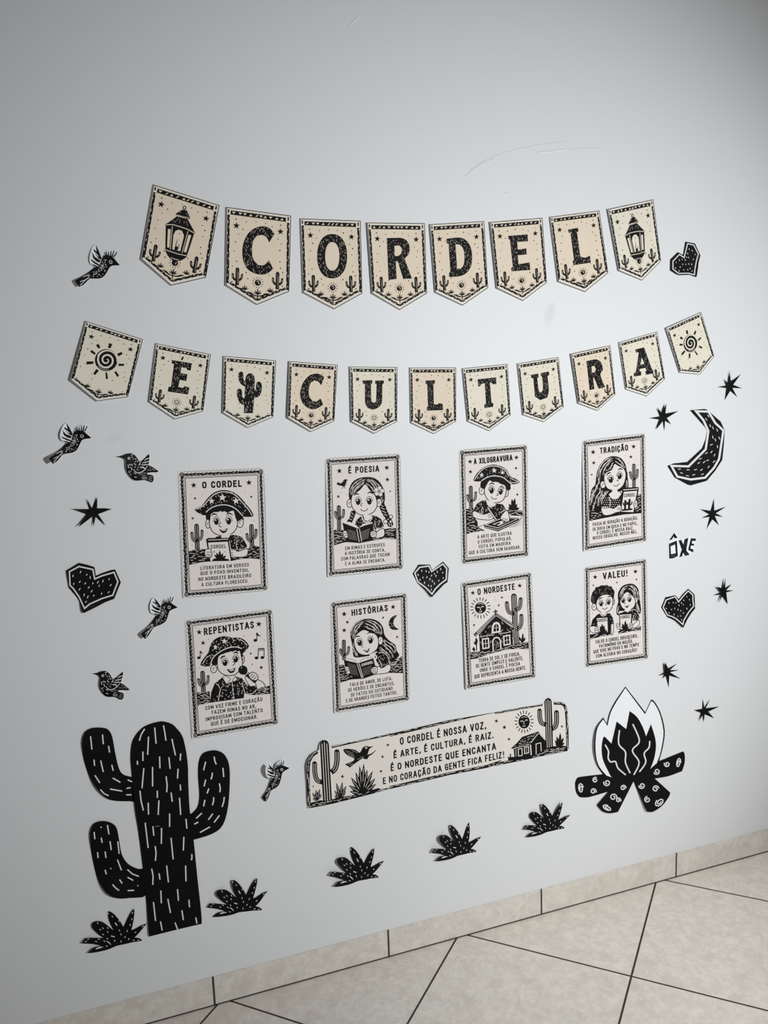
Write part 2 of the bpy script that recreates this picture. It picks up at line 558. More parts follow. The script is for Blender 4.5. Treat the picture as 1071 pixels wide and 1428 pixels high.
def tile_material(name, floor, tint):
    m, b = principled(name, tint, 0.24, 0.5)
    nt = m.node_tree
    L = nt.links.new
    tc = nt.nodes.new('ShaderNodeTexCoord')
    sp = nt.nodes.new('ShaderNodeSeparateXYZ')
    L(tc.outputs['Object'], sp.inputs[0])
    X, Y = sp.outputs['X'], sp.outputs['Y']
    d = TILE * math.sqrt(2)
    def near(v, period, half):                 # 1 on the joint
        k = math_node(nt, 'ABSOLUTE', math_node(nt, 'SUBTRACT', math_node(nt, 'FRACT', math_node(nt, 'DIVIDE', v, period)), 0.5))
        return math_node(nt, 'GREATER_THAN', k, 0.5 - half / period)
    if floor:
        u = math_node(nt, 'SUBTRACT', math_node(nt, 'SUBTRACT', X, Y), 0.55649 * TILE)
        w = math_node(nt, 'SUBTRACT', math_node(nt, 'ADD', X, Y), 0.62078 * TILE)
        joint = math_node(nt, 'MAXIMUM', near(u, d, 0.0036), near(w, d, 0.0036))
        cell = math_node(nt, 'ADD', math_node(nt, 'FLOOR', math_node(nt, 'DIVIDE', u, d)),
                         math_node(nt, 'MULTIPLY', math_node(nt, 'FLOOR', math_node(nt, 'DIVIDE', w, d)), 7.3))
    else:
        u = math_node(nt, 'SUBTRACT', X, 0.53928 * TILE)
        joint = near(u, TILE, 0.0026)
        cell = math_node(nt, 'FLOOR', math_node(nt, 'DIVIDE', u, TILE))
    # marbling, shifted from tile to tile
    cb = nt.nodes.new('ShaderNodeCombineXYZ')
    L(math_node(nt, 'MULTIPLY', cell, 3.17), cb.inputs[0])
    L(math_node(nt, 'MULTIPLY', cell, 1.91), cb.inputs[1])
    va = nt.nodes.new('ShaderNodeVectorMath')
    va.operation = 'ADD'
    L(tc.outputs['Object'], va.inputs[0])
    L(cb.outputs[0], va.inputs[1])
    n1 = nt.nodes.new('ShaderNodeTexNoise')
    n1.inputs['Scale'].default_value = 24
    n1.inputs['Detail'].default_value = 8
    n1.inputs['Roughness'].default_value = 0.62
    n1.inputs['Distortion'].default_value = 0.5
    L(va.outputs[0], n1.inputs['Vector'])
    r1 = nt.nodes.new('ShaderNodeValToRGB')
    e = r1.color_ramp.elements
    e[0].position, e[0].color = 0.32, (*[c * 0.86 for c in tint], 1)
    e[1].position, e[1].color = 0.62, (*tint, 1)
    k = e.new(0.50)
    k.color = (*[c * 0.95 for c in tint], 1)
    L(n1.outputs['Fac'], r1.inputs[0])
    n2 = nt.nodes.new('ShaderNodeTexNoise')
    n2.inputs['Scale'].default_value = 46
    n2.inputs['Detail'].default_value = 6
    n2.inputs['Distortion'].default_value = 1.1
    L(va.outputs[0], n2.inputs['Vector'])
    r2 = nt.nodes.new('ShaderNodeValToRGB')
    r2.color_ramp.elements[0].position, r2.color_ramp.elements[0].color = 0.47, (0.86, 0.82, 0.78, 1)
    r2.color_ramp.elements[1].position, r2.color_ramp.elements[1].color = 0.56, (1, 1, 1, 1)
    L(n2.outputs['Fac'], r2.inputs[0])
    mu = nt.nodes.new('ShaderNodeMix')
    mu.data_type, mu.blend_type = 'RGBA', 'MULTIPLY'
    mu.inputs[0].default_value = 0.45
    L(r1.outputs[0], mu.inputs[6])
    L(r2.outputs[0], mu.inputs[7])
    mx = nt.nodes.new('ShaderNodeMix')
    mx.data_type = 'RGBA'
    L(joint, mx.inputs[0])
    L(mu.outputs[2], mx.inputs[6])
    mx.inputs[7].default_value = (*srgb(62, 52, 44), 1)
    L(mx.outputs[2], b.inputs['Base Color'])
    L(math_node(nt, 'ADD', math_node(nt, 'MULTIPLY', joint, 0.5), 0.26), b.inputs['Roughness'])
    bp = nt.nodes.new('ShaderNodeBump')
    bp.inputs['Strength'].default_value = 0.6
    bp.inputs['Distance'].default_value = 0.0015
    L(math_node(nt, 'SUBTRACT', 1.0, joint), bp.inputs['Height'])
    L(bp.outputs['Normal'], b.inputs['Normal'])
    return m

def wall_mesh():
    v, f = box(-1.5, 4.2, 0.0, 0.12, 0.0, 2.9)
    for pts, w in (([(648, 246), (668, 231), (690, 221)], .0022), ([(655, 238), (672, 226), (705, 212), (745, 203), (790, 197)], .0012), ([(748, 213), (770, 211), (790, 208)], .0026),
                   ([(795, 209), (815, 206), (832, 207)], .0012), ([(704, 269), (710, 271)], .003), ([(488, 36), (500, 22)], .003)):
        P = wall_xz(pts)
        k = len(v)
        for x, z in P:                                   # raised paint drips, a ridge each
            v += [(x, 0.0, z + w), (x, -0.0007, z), (x, 0.0, z - w)]
        for i in range(len(P) - 1):
            a, b2 = k + 3 * i, k + 3 * i + 3
            f += [(a, a + 1, b2 + 1, b2), (a + 1, a + 2, b2 + 2, b2 + 1)]
    return v, f
structure('wall_back', *wall_mesh(), wall_material())
structure('floor', *box(-1.5, 4.2, -3.6, 0.12, -0.1, 0.0), tile_material('marbled_floor_tile', True, srgb(246, 241, 232)))
SK = 0.1700 * TILE
structure('baseboard_back', *box(-1.5, 4.2, -0.0018, 0.0, 0.0028, SK), tile_material('marbled_skirting_tile', False, srgb(226, 222, 214)))
structure('trim_1', *box(-1.5, 4.2, -0.0026, 0.0, 0.0, 0.0028), principled('dark_skirting_joint', srgb(60, 52, 45), 0.8, 0.2)[0])
# ------------------------------------------------------------------ single cut-outs: hearts, stars, moon, word, cacti, birds, fire
def cutout(frame, seed=1):
    s = Sheet(seed)
    s.map = frame
    s.map_outline = lambda o: frame(np.asarray(o, float))
    return s

def heart(frame, outline, line, w, marks, label, lift, ang, L=38, mw=17):
    s = cutout(frame, 3)
    s.stroke(line, w, 'light', closed=True)
    for (x, y) in marks:
        a = ang + s.rnd.uniform(-.4, .4)
        l = L * s.rnd.uniform(.75, 1.2)
        d = np.array([math.cos(a), math.sin(a)]) * l / 2
        s.stroke([np.array((x, y)) - d, (x, y), np.array((x, y)) + d], mw, 'light', taper=[.5, 1, .5])
    o = s.build('paper_heart', outline, 'ink', lift=lift, rim='ink')
    tag(o, label, 'paper heart', 'black paper hearts on the wall')

heart(zoomed(925, 325, 17.85),
      [(545, 215), (600, 220), (790, 258), (925, 555), (880, 740), (870, 850), (835, 1070), (815, 1100), (650, 1040), (400, 1050), (330, 1020), (180, 930), (172, 660), (350, 480), (375, 480), (490, 545)],
      [(605, 262), (760, 300), (872, 520), (820, 720), (787, 890), (775, 1040), (630, 1000), (380, 1005), (240, 895), (240, 700), (400, 535), (520, 610)], 24,
      [(645, 400), (720, 440), (795, 535), (605, 510), (580, 600), (632, 610), (745, 655), (465, 652), (400, 675), (545, 672), (320, 730), (485, 778), (560, 778), (632, 770), (705, 780), (420, 845), (305, 870), (395, 942), (510, 920), (608, 912), (668, 882), (715, 945)],
      'small black paper heart tilted right, beside the lantern pennant ending the top row', [(942, 385, 3, 26)], 1.2)
heart(zoomed(85, 775, 11.9),
      [(300, 118), (440, 150), (550, 185), (560, 200), (580, 330), (700, 280), (830, 237), (900, 228), (995, 440), (885, 715), (740, 770), (560, 865), (375, 955), (350, 920), (310, 760), (265, 690), (130, 525), (92, 250)],
      [(300, 178), (530, 228), (560, 385), (690, 330), (880, 275), (945, 430), (860, 655), (680, 710), (480, 800), (390, 875), (300, 680), (205, 545), (150, 490), (140, 265)], 22,
      [(200, 335), (325, 270), (428, 315), (485, 360), (212, 465), (312, 432), (403, 460), (530, 458), (612, 440), (697, 420), (800, 388), (825, 487), (635, 500), (460, 525), (510, 588), (310, 555), (385, 650), (445, 683), (545, 660), (675, 628), (790, 605), (415, 765)],
      'largest black paper heart, low on the left between the eight-ray star and a hummingbird', [(92, 800, 3, 40), (116, 855, 5, 30)], -1.15, 42, 15)
heart(zoomed(560, 760, 11.9),
      [(280, 325), (470, 325), (510, 415), (690, 275), (785, 385), (765, 615), (700, 660), (500, 870), (410, 760), (260, 630), (185, 475)],
      [(300, 370), (455, 350), (500, 440), (685, 315), (750, 390), (740, 575), (640, 650), (560, 730), (505, 815), (400, 705), (270, 610), (220, 465)], 21,
      [(335, 428), (408, 435), (455, 450), (275, 495), (355, 540), (420, 535), (497, 508), (545, 478), (593, 445), (650, 400), (683, 460), (570, 512), (690, 548), (305, 578), (380, 625), (470, 567), (510, 600), (545, 640), (618, 590), (447, 670), (490, 683), (493, 740)],
      'black paper heart alone in the middle of the eight posters', [(600, 832, 5, 30)], 1.5, 34, 15)
heart(zoomed(915, 810, 17.85),
      [(230, 410), (480, 358), (565, 455), (650, 340), (800, 195), (960, 340), (972, 690), (880, 800), (780, 960), (675, 1175), (650, 1140), (500, 1010), (400, 955), (275, 905), (125, 660)],
      [(250, 475), (475, 395), (560, 525), (680, 375), (800, 250), (915, 355), (915, 480), (935, 630), (810, 780), (690, 980), (665, 1085), (500, 945), (400, 890), (285, 855), (175, 660)], 25,
      [(320, 550), (425, 540), (492, 548), (250, 685), (383, 715), (465, 685), (545, 718), (615, 745), (570, 610), (630, 550), (675, 590), (690, 485), (765, 395), (828, 470), (850, 600), (765, 690), (320, 800), (445, 835), (545, 880), (612, 875), (680, 800), (632, 970)],
      'black paper heart under the word cut-out, beside the poster of two children', [(952, 874, 5, 26)], 1.25)

def paper_star(frame, pts, label, lifts):
    s = cutout(frame)
    px = frame(pts)
    tips = [(px[i][0], px[i][1], a, 18) for i, a in lifts]
    o = s.build('paper_star', pts, 'ink', lift=tips, rim='ink', grid=4)
    tag(o, label, 'paper star', 'black paper stars on the wall')

paper_star(zoomed(95, 685, 15.3), [(398, 155), (510, 365), (622, 120), (620, 365), (780, 362), (935, 380), (640, 490), (805, 735), (590, 545), (540, 755), (520, 540), (215, 772), (380, 490), (112, 376), (260, 380), (450, 380)],
           'wide black paper star on the left, above the largest heart', [(0, 4), (2, 3), (9, 5), (11, 9), (13, 8), (7, 3)])
paper_star(zoomed(1000, 510, 26.775), [(468, 190), (518, 580), (640, 510), (885, 320), (605, 710), (940, 845), (575, 830), (755, 1170), (500, 925), (285, 1285), (385, 840), (20, 790), (370, 735), (270, 490), (430, 680)],
           'black paper star nearest the last sun pennant, above the crescent moon', [(0, 3), (12, 4)])
paper_star(zoomed(900, 555, 21.42), [(632, 165), (600, 465), (760, 435), (985, 390), (645, 600), (770, 790), (590, 685), (572, 970), (525, 690), (325, 945), (420, 645), (105, 600), (440, 545), (365, 285), (510, 465), (540, 340)],
           'black paper star just left of the crescent moon and below the letter A pennant', [(0, 5), (9, 4), (13, 4)])
paper_star(zoomed(975, 690, 26.775), [(552, 150), (570, 590), (990, 455), (625, 690), (900, 828), (585, 785), (735, 1130), (495, 920), (280, 1280), (390, 825), (100, 870), (375, 730), (65, 540), (430, 595)],
           'black paper star between the crescent moon and the word cut-out', [(2, 2), (12, 3)])
paper_star(zoomed(990, 800, 26.775), [(580, 165), (575, 550), (810, 395), (610, 620), (900, 625), (615, 700), (665, 1140), (475, 830), (325, 1085), (430, 780), (190, 810), (420, 700), (265, 485), (490, 550)],
           'black paper star to the right of the heart that hangs under the word cut-out', [(0, 6), (8, 4), (10, 4), (12, 6)])
paper_star(zoomed(912, 918, 26.775), [(415, 150), (545, 390), (860, 200), (600, 440), (940, 440), (600, 520), (1000, 770), (575, 650), (550, 1090), (450, 650), (325, 750), (410, 590), (180, 650), (400, 530), (395, 300)],
           'black paper star above the campfire, lower of two under the heart', [(0, 6), (12, 4)])
paper_star(zoomed(960, 970, 21.42), [(435, 115), (480, 360), (648, 120), (515, 380), (925, 328), (595, 480), (775, 680), (490, 555), (460, 800), (435, 570), (318, 760), (385, 520), (165, 437), (420, 395)],
           'lowest black paper star, to the right of the campfire flames', [(10, 4), (2, 3)])

# crescent moon
s = cutout(zoomed(890, 510, 6.694), 5)
s.stroke([(540, 425), (655, 428), (720, 535), (795, 605), (755, 870), (710, 950), (625, 1045), (490, 1062), (365, 1035), (310, 935), (470, 940), (630, 780), (655, 610), (610, 510)], 19, 'light', closed=True)
for x, y, a in ((655, 470, .9), (635, 500, 1), (672, 560, 1.2), (698, 580, 1.2), (737, 600, 1.2), (697, 667, 1.3), (757, 675, 1.2), (720, 692, 1.3), (683, 737, -.4), (740, 755, 1.5), (637, 815, -.6), (684, 805, -.9), (712, 835, -1.1), (580, 868, -.4), (565, 908, -.7), (615, 900, -.8), (648, 883, -.4), (707, 895, -.8), (657, 945, -1), (385, 965, -.1), (405, 1002, .3), (465, 972, 0), (460, 1027, .2), (535, 970, -.3), (590, 972, -.6), (518, 1018, -.3), (600, 1013, -.3)):
    d = np.array([math.cos(a), math.sin(a)]) * 13
    s.stroke([np.array((x, y)) - d, np.array((x, y)) + d], 6, 'light')
o = s.build('paper_moon', [(483, 415), (520, 412), (620, 403), (645, 412), (770, 520), (808, 605), (800, 740), (785, 880), (720, 980), (640, 1075), (490, 1118), (460, 1110), (340, 1045), (272, 935), (330, 912), (460, 898), (520, 845), (600, 770), (630, 690), (645, 610), (625, 575)],
            'ink', lift=[(936, 605, 4, 40), (980, 640, 2, 40)], rim='ink')
tag(o, 'black paper crescent moon with a white inner line, below the last sun pennant', 'paper moon')

# the cut-out word
s = cutout(zoomed(922, 735, 17.85), 6)
s.part = 'accent'
s.poly([(325, 142), (412, 265), (340, 285), (310, 240), (270, 312), (198, 328)])
s.part = 'letter#1'
s.poly([(190, 415), (392, 335), (417, 720), (300, 782), (200, 787)], 'ink', [(235, 480), (345, 435), (362, 650), (245, 675)])
s.flecks([(215, 700), (390, 660), (395, 710), (300, 760), (215, 765)], 5, 50, 8, -.3, 'grey')
s.flecks([(205, 430), (375, 360), (380, 420), (215, 480)], 4, 45, 7, -.4, 'grey')
s.part = 'letter#2'
X = [(430, 335), (500, 315), (550, 430), (585, 300), (677, 265), (625, 580), (712, 690), (600, 722), (545, 640), (520, 735), (448, 752), (510, 560)]
s.poly(X)
s.flecks(X, 12, 40, 7, None, 'grey')
s.part = 'letter#3'
E_ = [(740, 275), (872, 285), (857, 352), (777, 342), (767, 412), (822, 415), (817, 467), (745, 460), (730, 532), (807, 560), (797, 632), (668, 570)]
s.poly(E_)
s.flecks(E_, 6, 36, 7, None, 'grey')
o = s.build('paper_word', [(325, 120), (365, 150), (430, 260), (430, 305), (500, 295), (555, 330), (575, 280), (690, 250), (745, 258), (885, 270), (892, 300), (870, 370), (838, 400), (836, 480), (822, 560), (812, 650), (700, 625), (732, 690), (722, 705), (600, 738), (555, 690), (530, 748), (435, 770), (415, 738), (310, 798), (186, 802), (174, 600), (175, 408), (200, 370), (230, 345), (180, 335)],
            'white', gap=.2, thick=.25)
tag(o, 'small cut-out exclamation in bold black capitals, beside the poster of the long-haired girl', 'paper word')

# agaves: one design, five hand-cut prints
AG0 = zoomed(110, 1260, 10.71)
AG_REF = [(45, 590), (455, 115), (825, 80), (1015, 300), (945, 552), (135, 740), (195, 310)]
AG_OUT = [(45, 590), (70, 560), (115, 517), (240, 512), (370, 515), (300, 470), (235, 405), (197, 355), (195, 310), (225, 278), (285, 262), (350, 275), (430, 330), (520, 405), (470, 310), (440, 220), (428, 130), (455, 113), (510, 145), (560, 195), (620, 270), (665, 350), (690, 300), (720, 240), (770, 150), (828, 75), (828, 170), (810, 290), (785, 400), (850, 370), (930, 325), (1020, 297), (980, 340), (900, 440), (830, 510), (880, 512), (920, 528), (948, 552), (900, 566), (800, 580), (700, 605), (570, 632), (500, 662), (420, 692), (300, 722), (200, 738), (130, 742), (175, 700), (240, 655), (335, 632), (220, 606), (60, 598)]
AG_MARK = [(280, 292, 1.0), (360, 368, .8), (320, 390, .4), (432, 365, 1), (430, 425, 1.1), (362, 462, .5), (500, 195, 1), (438, 150, 1.3), (555, 305, 1.1), (600, 262, 1), (605, 400, 1.3), (630, 460, 1.4), (800, 140, -1.3), (790, 235, -1.4), (765, 318, -1.2), (722, 410, 1.57), (690, 500, -1.3), (955, 340, -.6), (845, 430, -.7), (745, 530, -1), (820, 550, -.3), (890, 548, -.1), (140, 530, -.2), (105, 568, -.3), (300, 532, 0), (258, 568, .3), (380, 562, .5), (425, 525, 1), (500, 488, .25), (535, 555, 1.1), (630, 565, 1.5), (415, 635, .2), (330, 655, -.5)]
def agave(dst_frame, dst, label, lifts):
    src = AG0(AG_REF)
    f = chain(AG0, warped(src, dst_frame(dst))) if dst is not None else AG0
    s = cutout(f, 8)
    for x, y, a in AG_MARK:
        L = 15 if (x, y) != (440, 590) else 40
        d = np.array([math.cos(a), math.sin(a)]) * L
        s.stroke([np.array((x, y)) - d, (x, y), np.array((x, y)) + d], 12, 'light', taper=[.4, 1, .4])
    s.stroke([(412, 562), (445, 580), (480, 615)], 15, 'light', taper=[.4, 1, .4])
    s.stroke([(250, 680), (300, 660), (362, 648)], 22, 'light', taper=[.3, 1, .3])
    s.stroke([(480, 485), (535, 498)], 13, 'light')
    s.stroke([(540, 285), (572, 330)], 14, 'light')
    R = f(AG_REF)
    o = s.build('paper_agave', rounded(AG_OUT, 2, 60), 'ink', lift=[(R[i][0], R[i][1], a, 32) for i, a in lifts], rim='ink', grid=5)
    tag(o, label, 'paper agave', 'black paper agaves along the wall')
agave(AG0, None, 'black paper agave left of the tall cactus foot, nearest the left edge', [(0, 5), (5, 4), (6, 3), (2, 3)])
agave(zoomed(280, 1210, 9.736), [(90, 535), (450, 168), (767, 142), (907, 318), (833, 575), (160, 670), (213, 340)], 'black paper agave just right of the tall cactus foot', [(0, 4), (6, 5), (1, 6), (2, 5)])
agave(zoomed(440, 1165, 9.736), [(195, 540), (490, 157), (797, 178), (930, 348), (858, 570), (248, 702), (298, 340)], 'middle agave cut-out of the five, below the left end of the verse banner', [(0, 6), (5, 6), (6, 6), (2, 4)])
agave(zoomed(595, 1140, 13.39), [(105, 655), (455, 140), (790, 92), (1022, 362), (928, 637), (160, 818), (240, 390)], 'agave cut-out below the right half of the verse banner, fourth along from the tall cactus', [(0, 5), (6, 7), (5, 4), (1, 3)])
agave(zoomed(725, 1110, 14.28), [(65, 662), (455, 160), (848, 125), (1000, 383), (888, 642), (115, 822), (195, 370)], 'agave cut-out nearest the campfire logs', [(0, 4), (1, 7), (2, 7), (5, 2)])

# crested birds: one design, four prints
CB0 = zoomed(185, 825, 15.3)
CB_REF = [(450, 125), (950, 332), (180, 915), (260, 1008), (868, 108), (690, 640), (372, 350), (790, 410)]
CB_OUT = [(450, 120), (530, 210), (602, 315), (612, 325), (635, 250), (655, 175), (720, 130), (800, 92), (868, 100), (885, 130), (850, 190), (825, 240), (880, 282), (955, 330), (940, 350), (860, 375), (795, 412), (765, 480), (740, 565), (695, 645), (600, 705), (455, 765), (390, 860), (330, 950), (260, 1012), (215, 965), (178, 915), (200, 880), (300, 780), (420, 625), (505, 510), (430, 482), (385, 440), (365, 350), (375, 250), (408, 165)]
def crested_bird(frame, dst, label, lifts):
    f = chain(CB0, warped(CB0(CB_REF), frame(dst))) if dst is not None else CB0
    s = cutout(f, 9)
    body = [(602, 325), (630, 262), (690, 228), (760, 232), (825, 240), (880, 282), (955, 330), (940, 350), (860, 375), (795, 412), (765, 480), (740, 565), (695, 645), (600, 705), (455, 765), (390, 860), (330, 950), (260, 1012), (215, 965), (178, 915), (200, 880), (300, 780), (420, 625), (505, 510), (560, 500), (590, 420)]
    s.poly(rounded(body, 2, 60))
    s.poly([(450, 120), (530, 210), (602, 315), (590, 352), (540, 335), (480, 285), (425, 222), (440, 208), (490, 235)])
    s.poly([(395, 255), (470, 320), (590, 362), (575, 412), (500, 392), (435, 345)])
    s.poly([(393, 372), (480, 405), (582, 440), (575, 472), (500, 452), (415, 410)])
    s.poly([(418, 455), (490, 470), (575, 482), (560, 505), (490, 502)])
    s.stroke([(460, 255), (535, 300)], 12, 'white')
    for p, q in (((668, 250), (648, 200)), ((700, 245), (665, 172)), ((732, 240), (708, 162)), ((765, 240), (752, 130)), ((790, 240), (806, 105)), ((822, 232), (866, 112))):
        s.stroke([p, q], 26, 'ink', taper=[1.1, .7])
    s.ring((780, 335), 27, 11, 'light')
    s.flecks([(640, 330), (700, 300), (740, 400), (730, 540), (680, 630), (560, 690), (460, 720), (470, 640), (560, 520), (610, 420)], 52, 20, 11, -.3)
    for p, q in (((420, 690), (315, 785)), ((440, 745), (330, 860)), ((335, 845), (270, 900)), ((395, 780), (275, 975)), ((440, 700), (400, 745))):
        s.stroke([p, q], 10, 'light')
    R = f(CB_REF)
    o = s.build('paper_bird', rounded(CB_OUT, 2, 60), 'white', lift=[(R[i][0], R[i][1], a, 28) for i, a in lifts], grid=5)
    tag(o, label, 'paper bird', 'black paper crested birds')
crested_bird(CB0, None, 'crested black paper bird beside the upper left corner of the music-note poster', [(2, 6), (3, 5), (6, 4)])
crested_bird(zoomed(90, 330, 10.71), [(460, 106), (818, 418), (152, 668), (225, 742), (788, 222), (560, 608), (378, 320), (690, 440)], 'crested black paper bird beside the first lantern pennant, highest of the birds', [(2, 5), (3, 4), (6, 3)])
crested_bird(zoomed(60, 580, 13.39), [(436, 115), (898, 408), (118, 800), (180, 890), (828, 182), (600, 655), (318, 370), (730, 442)], 'crested black paper bird below the first sun pennant, closest to the left edge', [(2, 10), (3, 7), (6, 5), (4, 4)])
crested_bird(zoomed(340, 1040, 13.39), [(448, 352), (852, 407), (346, 965), (405, 1050), (748, 266), (640, 745), (412, 500), (720, 495)], 'crested black paper bird between the tall cactus and the verse banner', [(2, 4), (6, 9), (0, 6)])

# hummingbirds
HB0 = zoomed(160, 620, 15.3)
HB_REF = [(40, 256), (330, 183), (737, 198), (932, 565), (790, 808), (480, 770), (242, 450), (535, 405), (828, 705)]
HB_OUT = [(40, 256), (95, 248), (170, 235), (215, 212), (265, 192), (330, 183), (375, 190), (420, 215), (475, 280), (520, 350), (545, 370), (580, 340), (630, 298), (690, 235), (737, 198), (740, 270), (735, 345), (725, 405), (722, 445), (790, 468), (870, 520), (935, 565), (900, 592), (800, 592), (690, 605), (690, 635), (760, 642), (812, 656), (832, 705), (826, 770), (790, 808), (730, 788), (660, 757), (560, 765), (480, 772), (400, 748), (330, 685), (265, 585), (243, 480), (242, 345), (195, 295), (100, 266)]
def hummingbird(frame, dst, label, lifts):
    f = chain(HB0, warped(HB0(HB_REF), frame(dst))) if dst is not None else HB0
    s = cutout(f, 10)
    for pts, w in (([(635, 340), (680, 305), (735, 288)], 20), ([(585, 390), (660, 378), (735, 350)], 20), ([(565, 435), (640, 432), (722, 420)], 20),
                   ([(510, 438), (535, 420), (545, 372)], 18), ([(540, 485), (610, 485), (650, 520)], 24), ([(400, 530), (440, 580), (500, 608), (580, 585), (650, 530), (700, 452)], 18),
                   ([(470, 520), (510, 548)], 12), ([(580, 695), (690, 697)], 13), ([(580, 725), (690, 730)], 13), ([(590, 662), (660, 660)], 9), ([(600, 615), (660, 605)], 9), ([(520, 635), (590, 628)], 9),
                   ([(720, 745), (790, 770)], 9), ([(730, 715), (800, 730)], 8), ([(740, 680), (805, 690)], 8), ([(735, 495), (780, 500)], 8), ([(690, 545), (790, 545)], 8)):
        s.stroke(pts, w, 'light', taper=[.6, 1, .6])
    s.poly([(800, 500), (880, 545), (860, 555), (800, 535)], 'grey')
    s.ring((303, 293), 22, 12, 'light')
    for p, q in (((280, 430), (300, 500)), ((310, 415), (335, 445)), ((350, 415), (380, 450)), ((340, 480), (375, 540)), ((300, 565), (320, 605)), ((410, 595), (450, 625)), ((410, 400), (455, 435)), ((430, 355), (445, 370)),
                 ((435, 295), (460, 320)), ((390, 298), (410, 312)), ((475, 345), (495, 375)), ((350, 225), (395, 212)), ((355, 265), (382, 265)), ((420, 690), (470, 697)), ((340, 625), (345, 650)), ((430, 470), (440, 490)), ((495, 470), (510, 490)), ((340, 560), (350, 575))):
        s.stroke([p, q], 13, 'light')
    R = f(HB_REF)
    o = s.build('paper_bird', rounded(HB_OUT, 2, 60), 'ink', lift=[(R[i][0], R[i][1], a, 28) for i, a in lifts], rim='white', grid=5)
    tag(o, label, 'paper bird', 'black paper hummingbirds')
hummingbird(HB0, None, 'black paper hummingbird facing left, beside the top of the poster with the book-holding boy', [(0, 4), (6, 4), (5, 4)])
hummingbird(zoomed(125, 925, 16.48), [(50, 236), (330, 176), (774, 186), (920, 602), (735, 842), (430, 768), (232, 440), (530, 405), (775, 735)], 'black paper hummingbird facing left, above the left arm of the tall cactus', [(6, 4), (4, 4)])

# tall cactus: a trunk and three arms cut separately
CF = zoomed(100, 990, 4.079)
def dashes(s, txt):
    for t in txt.split(';'):
        v = [float(q) for q in t.replace('-', ',').split(',')]
        s.stroke([(v[0], v[1]), (v[2], v[3])], 6.8, 'light')
root = bpy.data.objects.new('paper_cactus', None)
COL.objects.link(root)
c0 = wall_xz(CF([(440, 1290)]))[0]
root.location = (c0[0], -0.0004, c0[1])
tag(root, 'tall black paper cactus with three arms and white dashes, standing low on the left', 'paper cactus')
ARMS = [
 ([(60, 180), (75, 130), (110, 105), (160, 100), (205, 110), (230, 150), (245, 230), (265, 320), (290, 365), (345, 382), (385, 390), (385, 515), (330, 520), (230, 515), (170, 480), (110, 400), (75, 310), (62, 240)],
  '107,150-115,225;175,140-180,195;210,205-215,242;127,283-130,318;165,288-180,353;228,312-236,346;132,372-160,415;233,387-277,412;218,450-287,462;163,453-185,477;185,477-210,488;318,398-347,410;312,447-335,442;310,483-340,483',
  [(116, 1030, 4, 40), (135, 1105, 6, 40)]),
 ([(105, 700), (125, 650), (170, 632), (220, 640), (255, 670), (270, 740), (285, 820), (320, 875), (380, 905), (430, 910), (430, 1050), (330, 1070), (260, 1072), (200, 1045), (150, 970), (120, 860), (107, 770)],
  '127,695-132,735;203,655-212,708;168,727-173,755;218,747-225,797;262,748-270,818;147,810-150,842;190,805-195,842;260,852-283,912;190,910-197,935;317,908-345,933;345,933-382,947;272,965-287,987;318,952-350,970;232,993-250,1013;250,1013-270,1027;318,1028-355,1026;165,665-170,670;220,900-224,904;374,998-378,1002',
  [(126, 1160, 4, 40), (150, 1250, 7, 45)]),
 ([(650, 605), (680, 590), (715, 550), (725, 480), (718, 380), (722, 300), (745, 250), (790, 232), (830, 232), (870, 255), (895, 310), (900, 400), (890, 550), (860, 655), (800, 705), (690, 740), (650, 745)],
  '762,295-750,343;810,265-814,290;814,290-822,310;860,330-865,382;800,357-798,378;798,378-792,395;762,397-753,435;840,418-845,445;845,445-843,468;780,447-770,475;808,497-807,520;807,520-800,542;758,512-750,548;868,495-865,522;865,522-855,552;740,587-708,617;803,590-777,625;840,600-810,640;720,638-697,650;787,665-730,697',
  [(300, 1050, 3, 35)]),
]
for out, dd, lf in ARMS:
    s = cutout(CF, 11)
    dashes(s, dd)
    s.build('arm', smooth(out, 3), 'ink', lift=lf, rim='ink', parent=root, body='arm', grid=10)
s = cutout(CF, 12)
dashes(s, '415,108-395,140;395,140-385,175;472,100-480,192;522,88-530,130;530,130-536,175;437,152-432,255;570,165-590,258;405,237-405,290;373,290-375,312;500,265-502,332;553,270-560,335;620,248-617,288;410,332-400,445;460,325-460,435;605,335-602,390;537,378-543,430;543,430-540,468;617,425-620,458;487,460-487,500;565,470-572,522;388,460-395,520;395,520-408,572;435,528-437,595;496,515-492,597;613,500-620,597;557,590-557,665;650,620-655,675;418,642-435,785;462,662-467,715;511,672-510,762;565,728-577,850;638,722-635,800;475,775-480,815;480,815-476,858;683,820-684,838;684,838-681,855;455,903-463,945;463,945-461,995;497,930-502,965;540,885-550,980;648,885-650,975;507,1028-510,1100;602,1020-607,1085;465,1093-477,1200;547,1075-562,1155;667,1080-670,1122;627,1140-635,1195;505,1203-515,1255;588,1210-602,1248;706,1180-712,1215')
s.stroke([(475, 663), (500, 660)], 4, 'grey')
s.build('trunk', rounded([(440, 1290), (600, 1250), (740, 1217), (737, 1150), (715, 950), (695, 750), (682, 640), (670, 550), (663, 400), (662, 330), (655, 260), (643, 195), (628, 145), (600, 108), (570, 80), (520, 65), (480, 70), (440, 82), (405, 100), (370, 135), (345, 180), (336, 235), (335, 290), (345, 400), (360, 560), (380, 700), (405, 900), (425, 1100)], 3, 40),
        'ink', lift=[(207, 1300, 3, 50), (190, 1120, 2, 50)], rim='ink', parent=root, body='trunk', layer=0.9, grid=12)

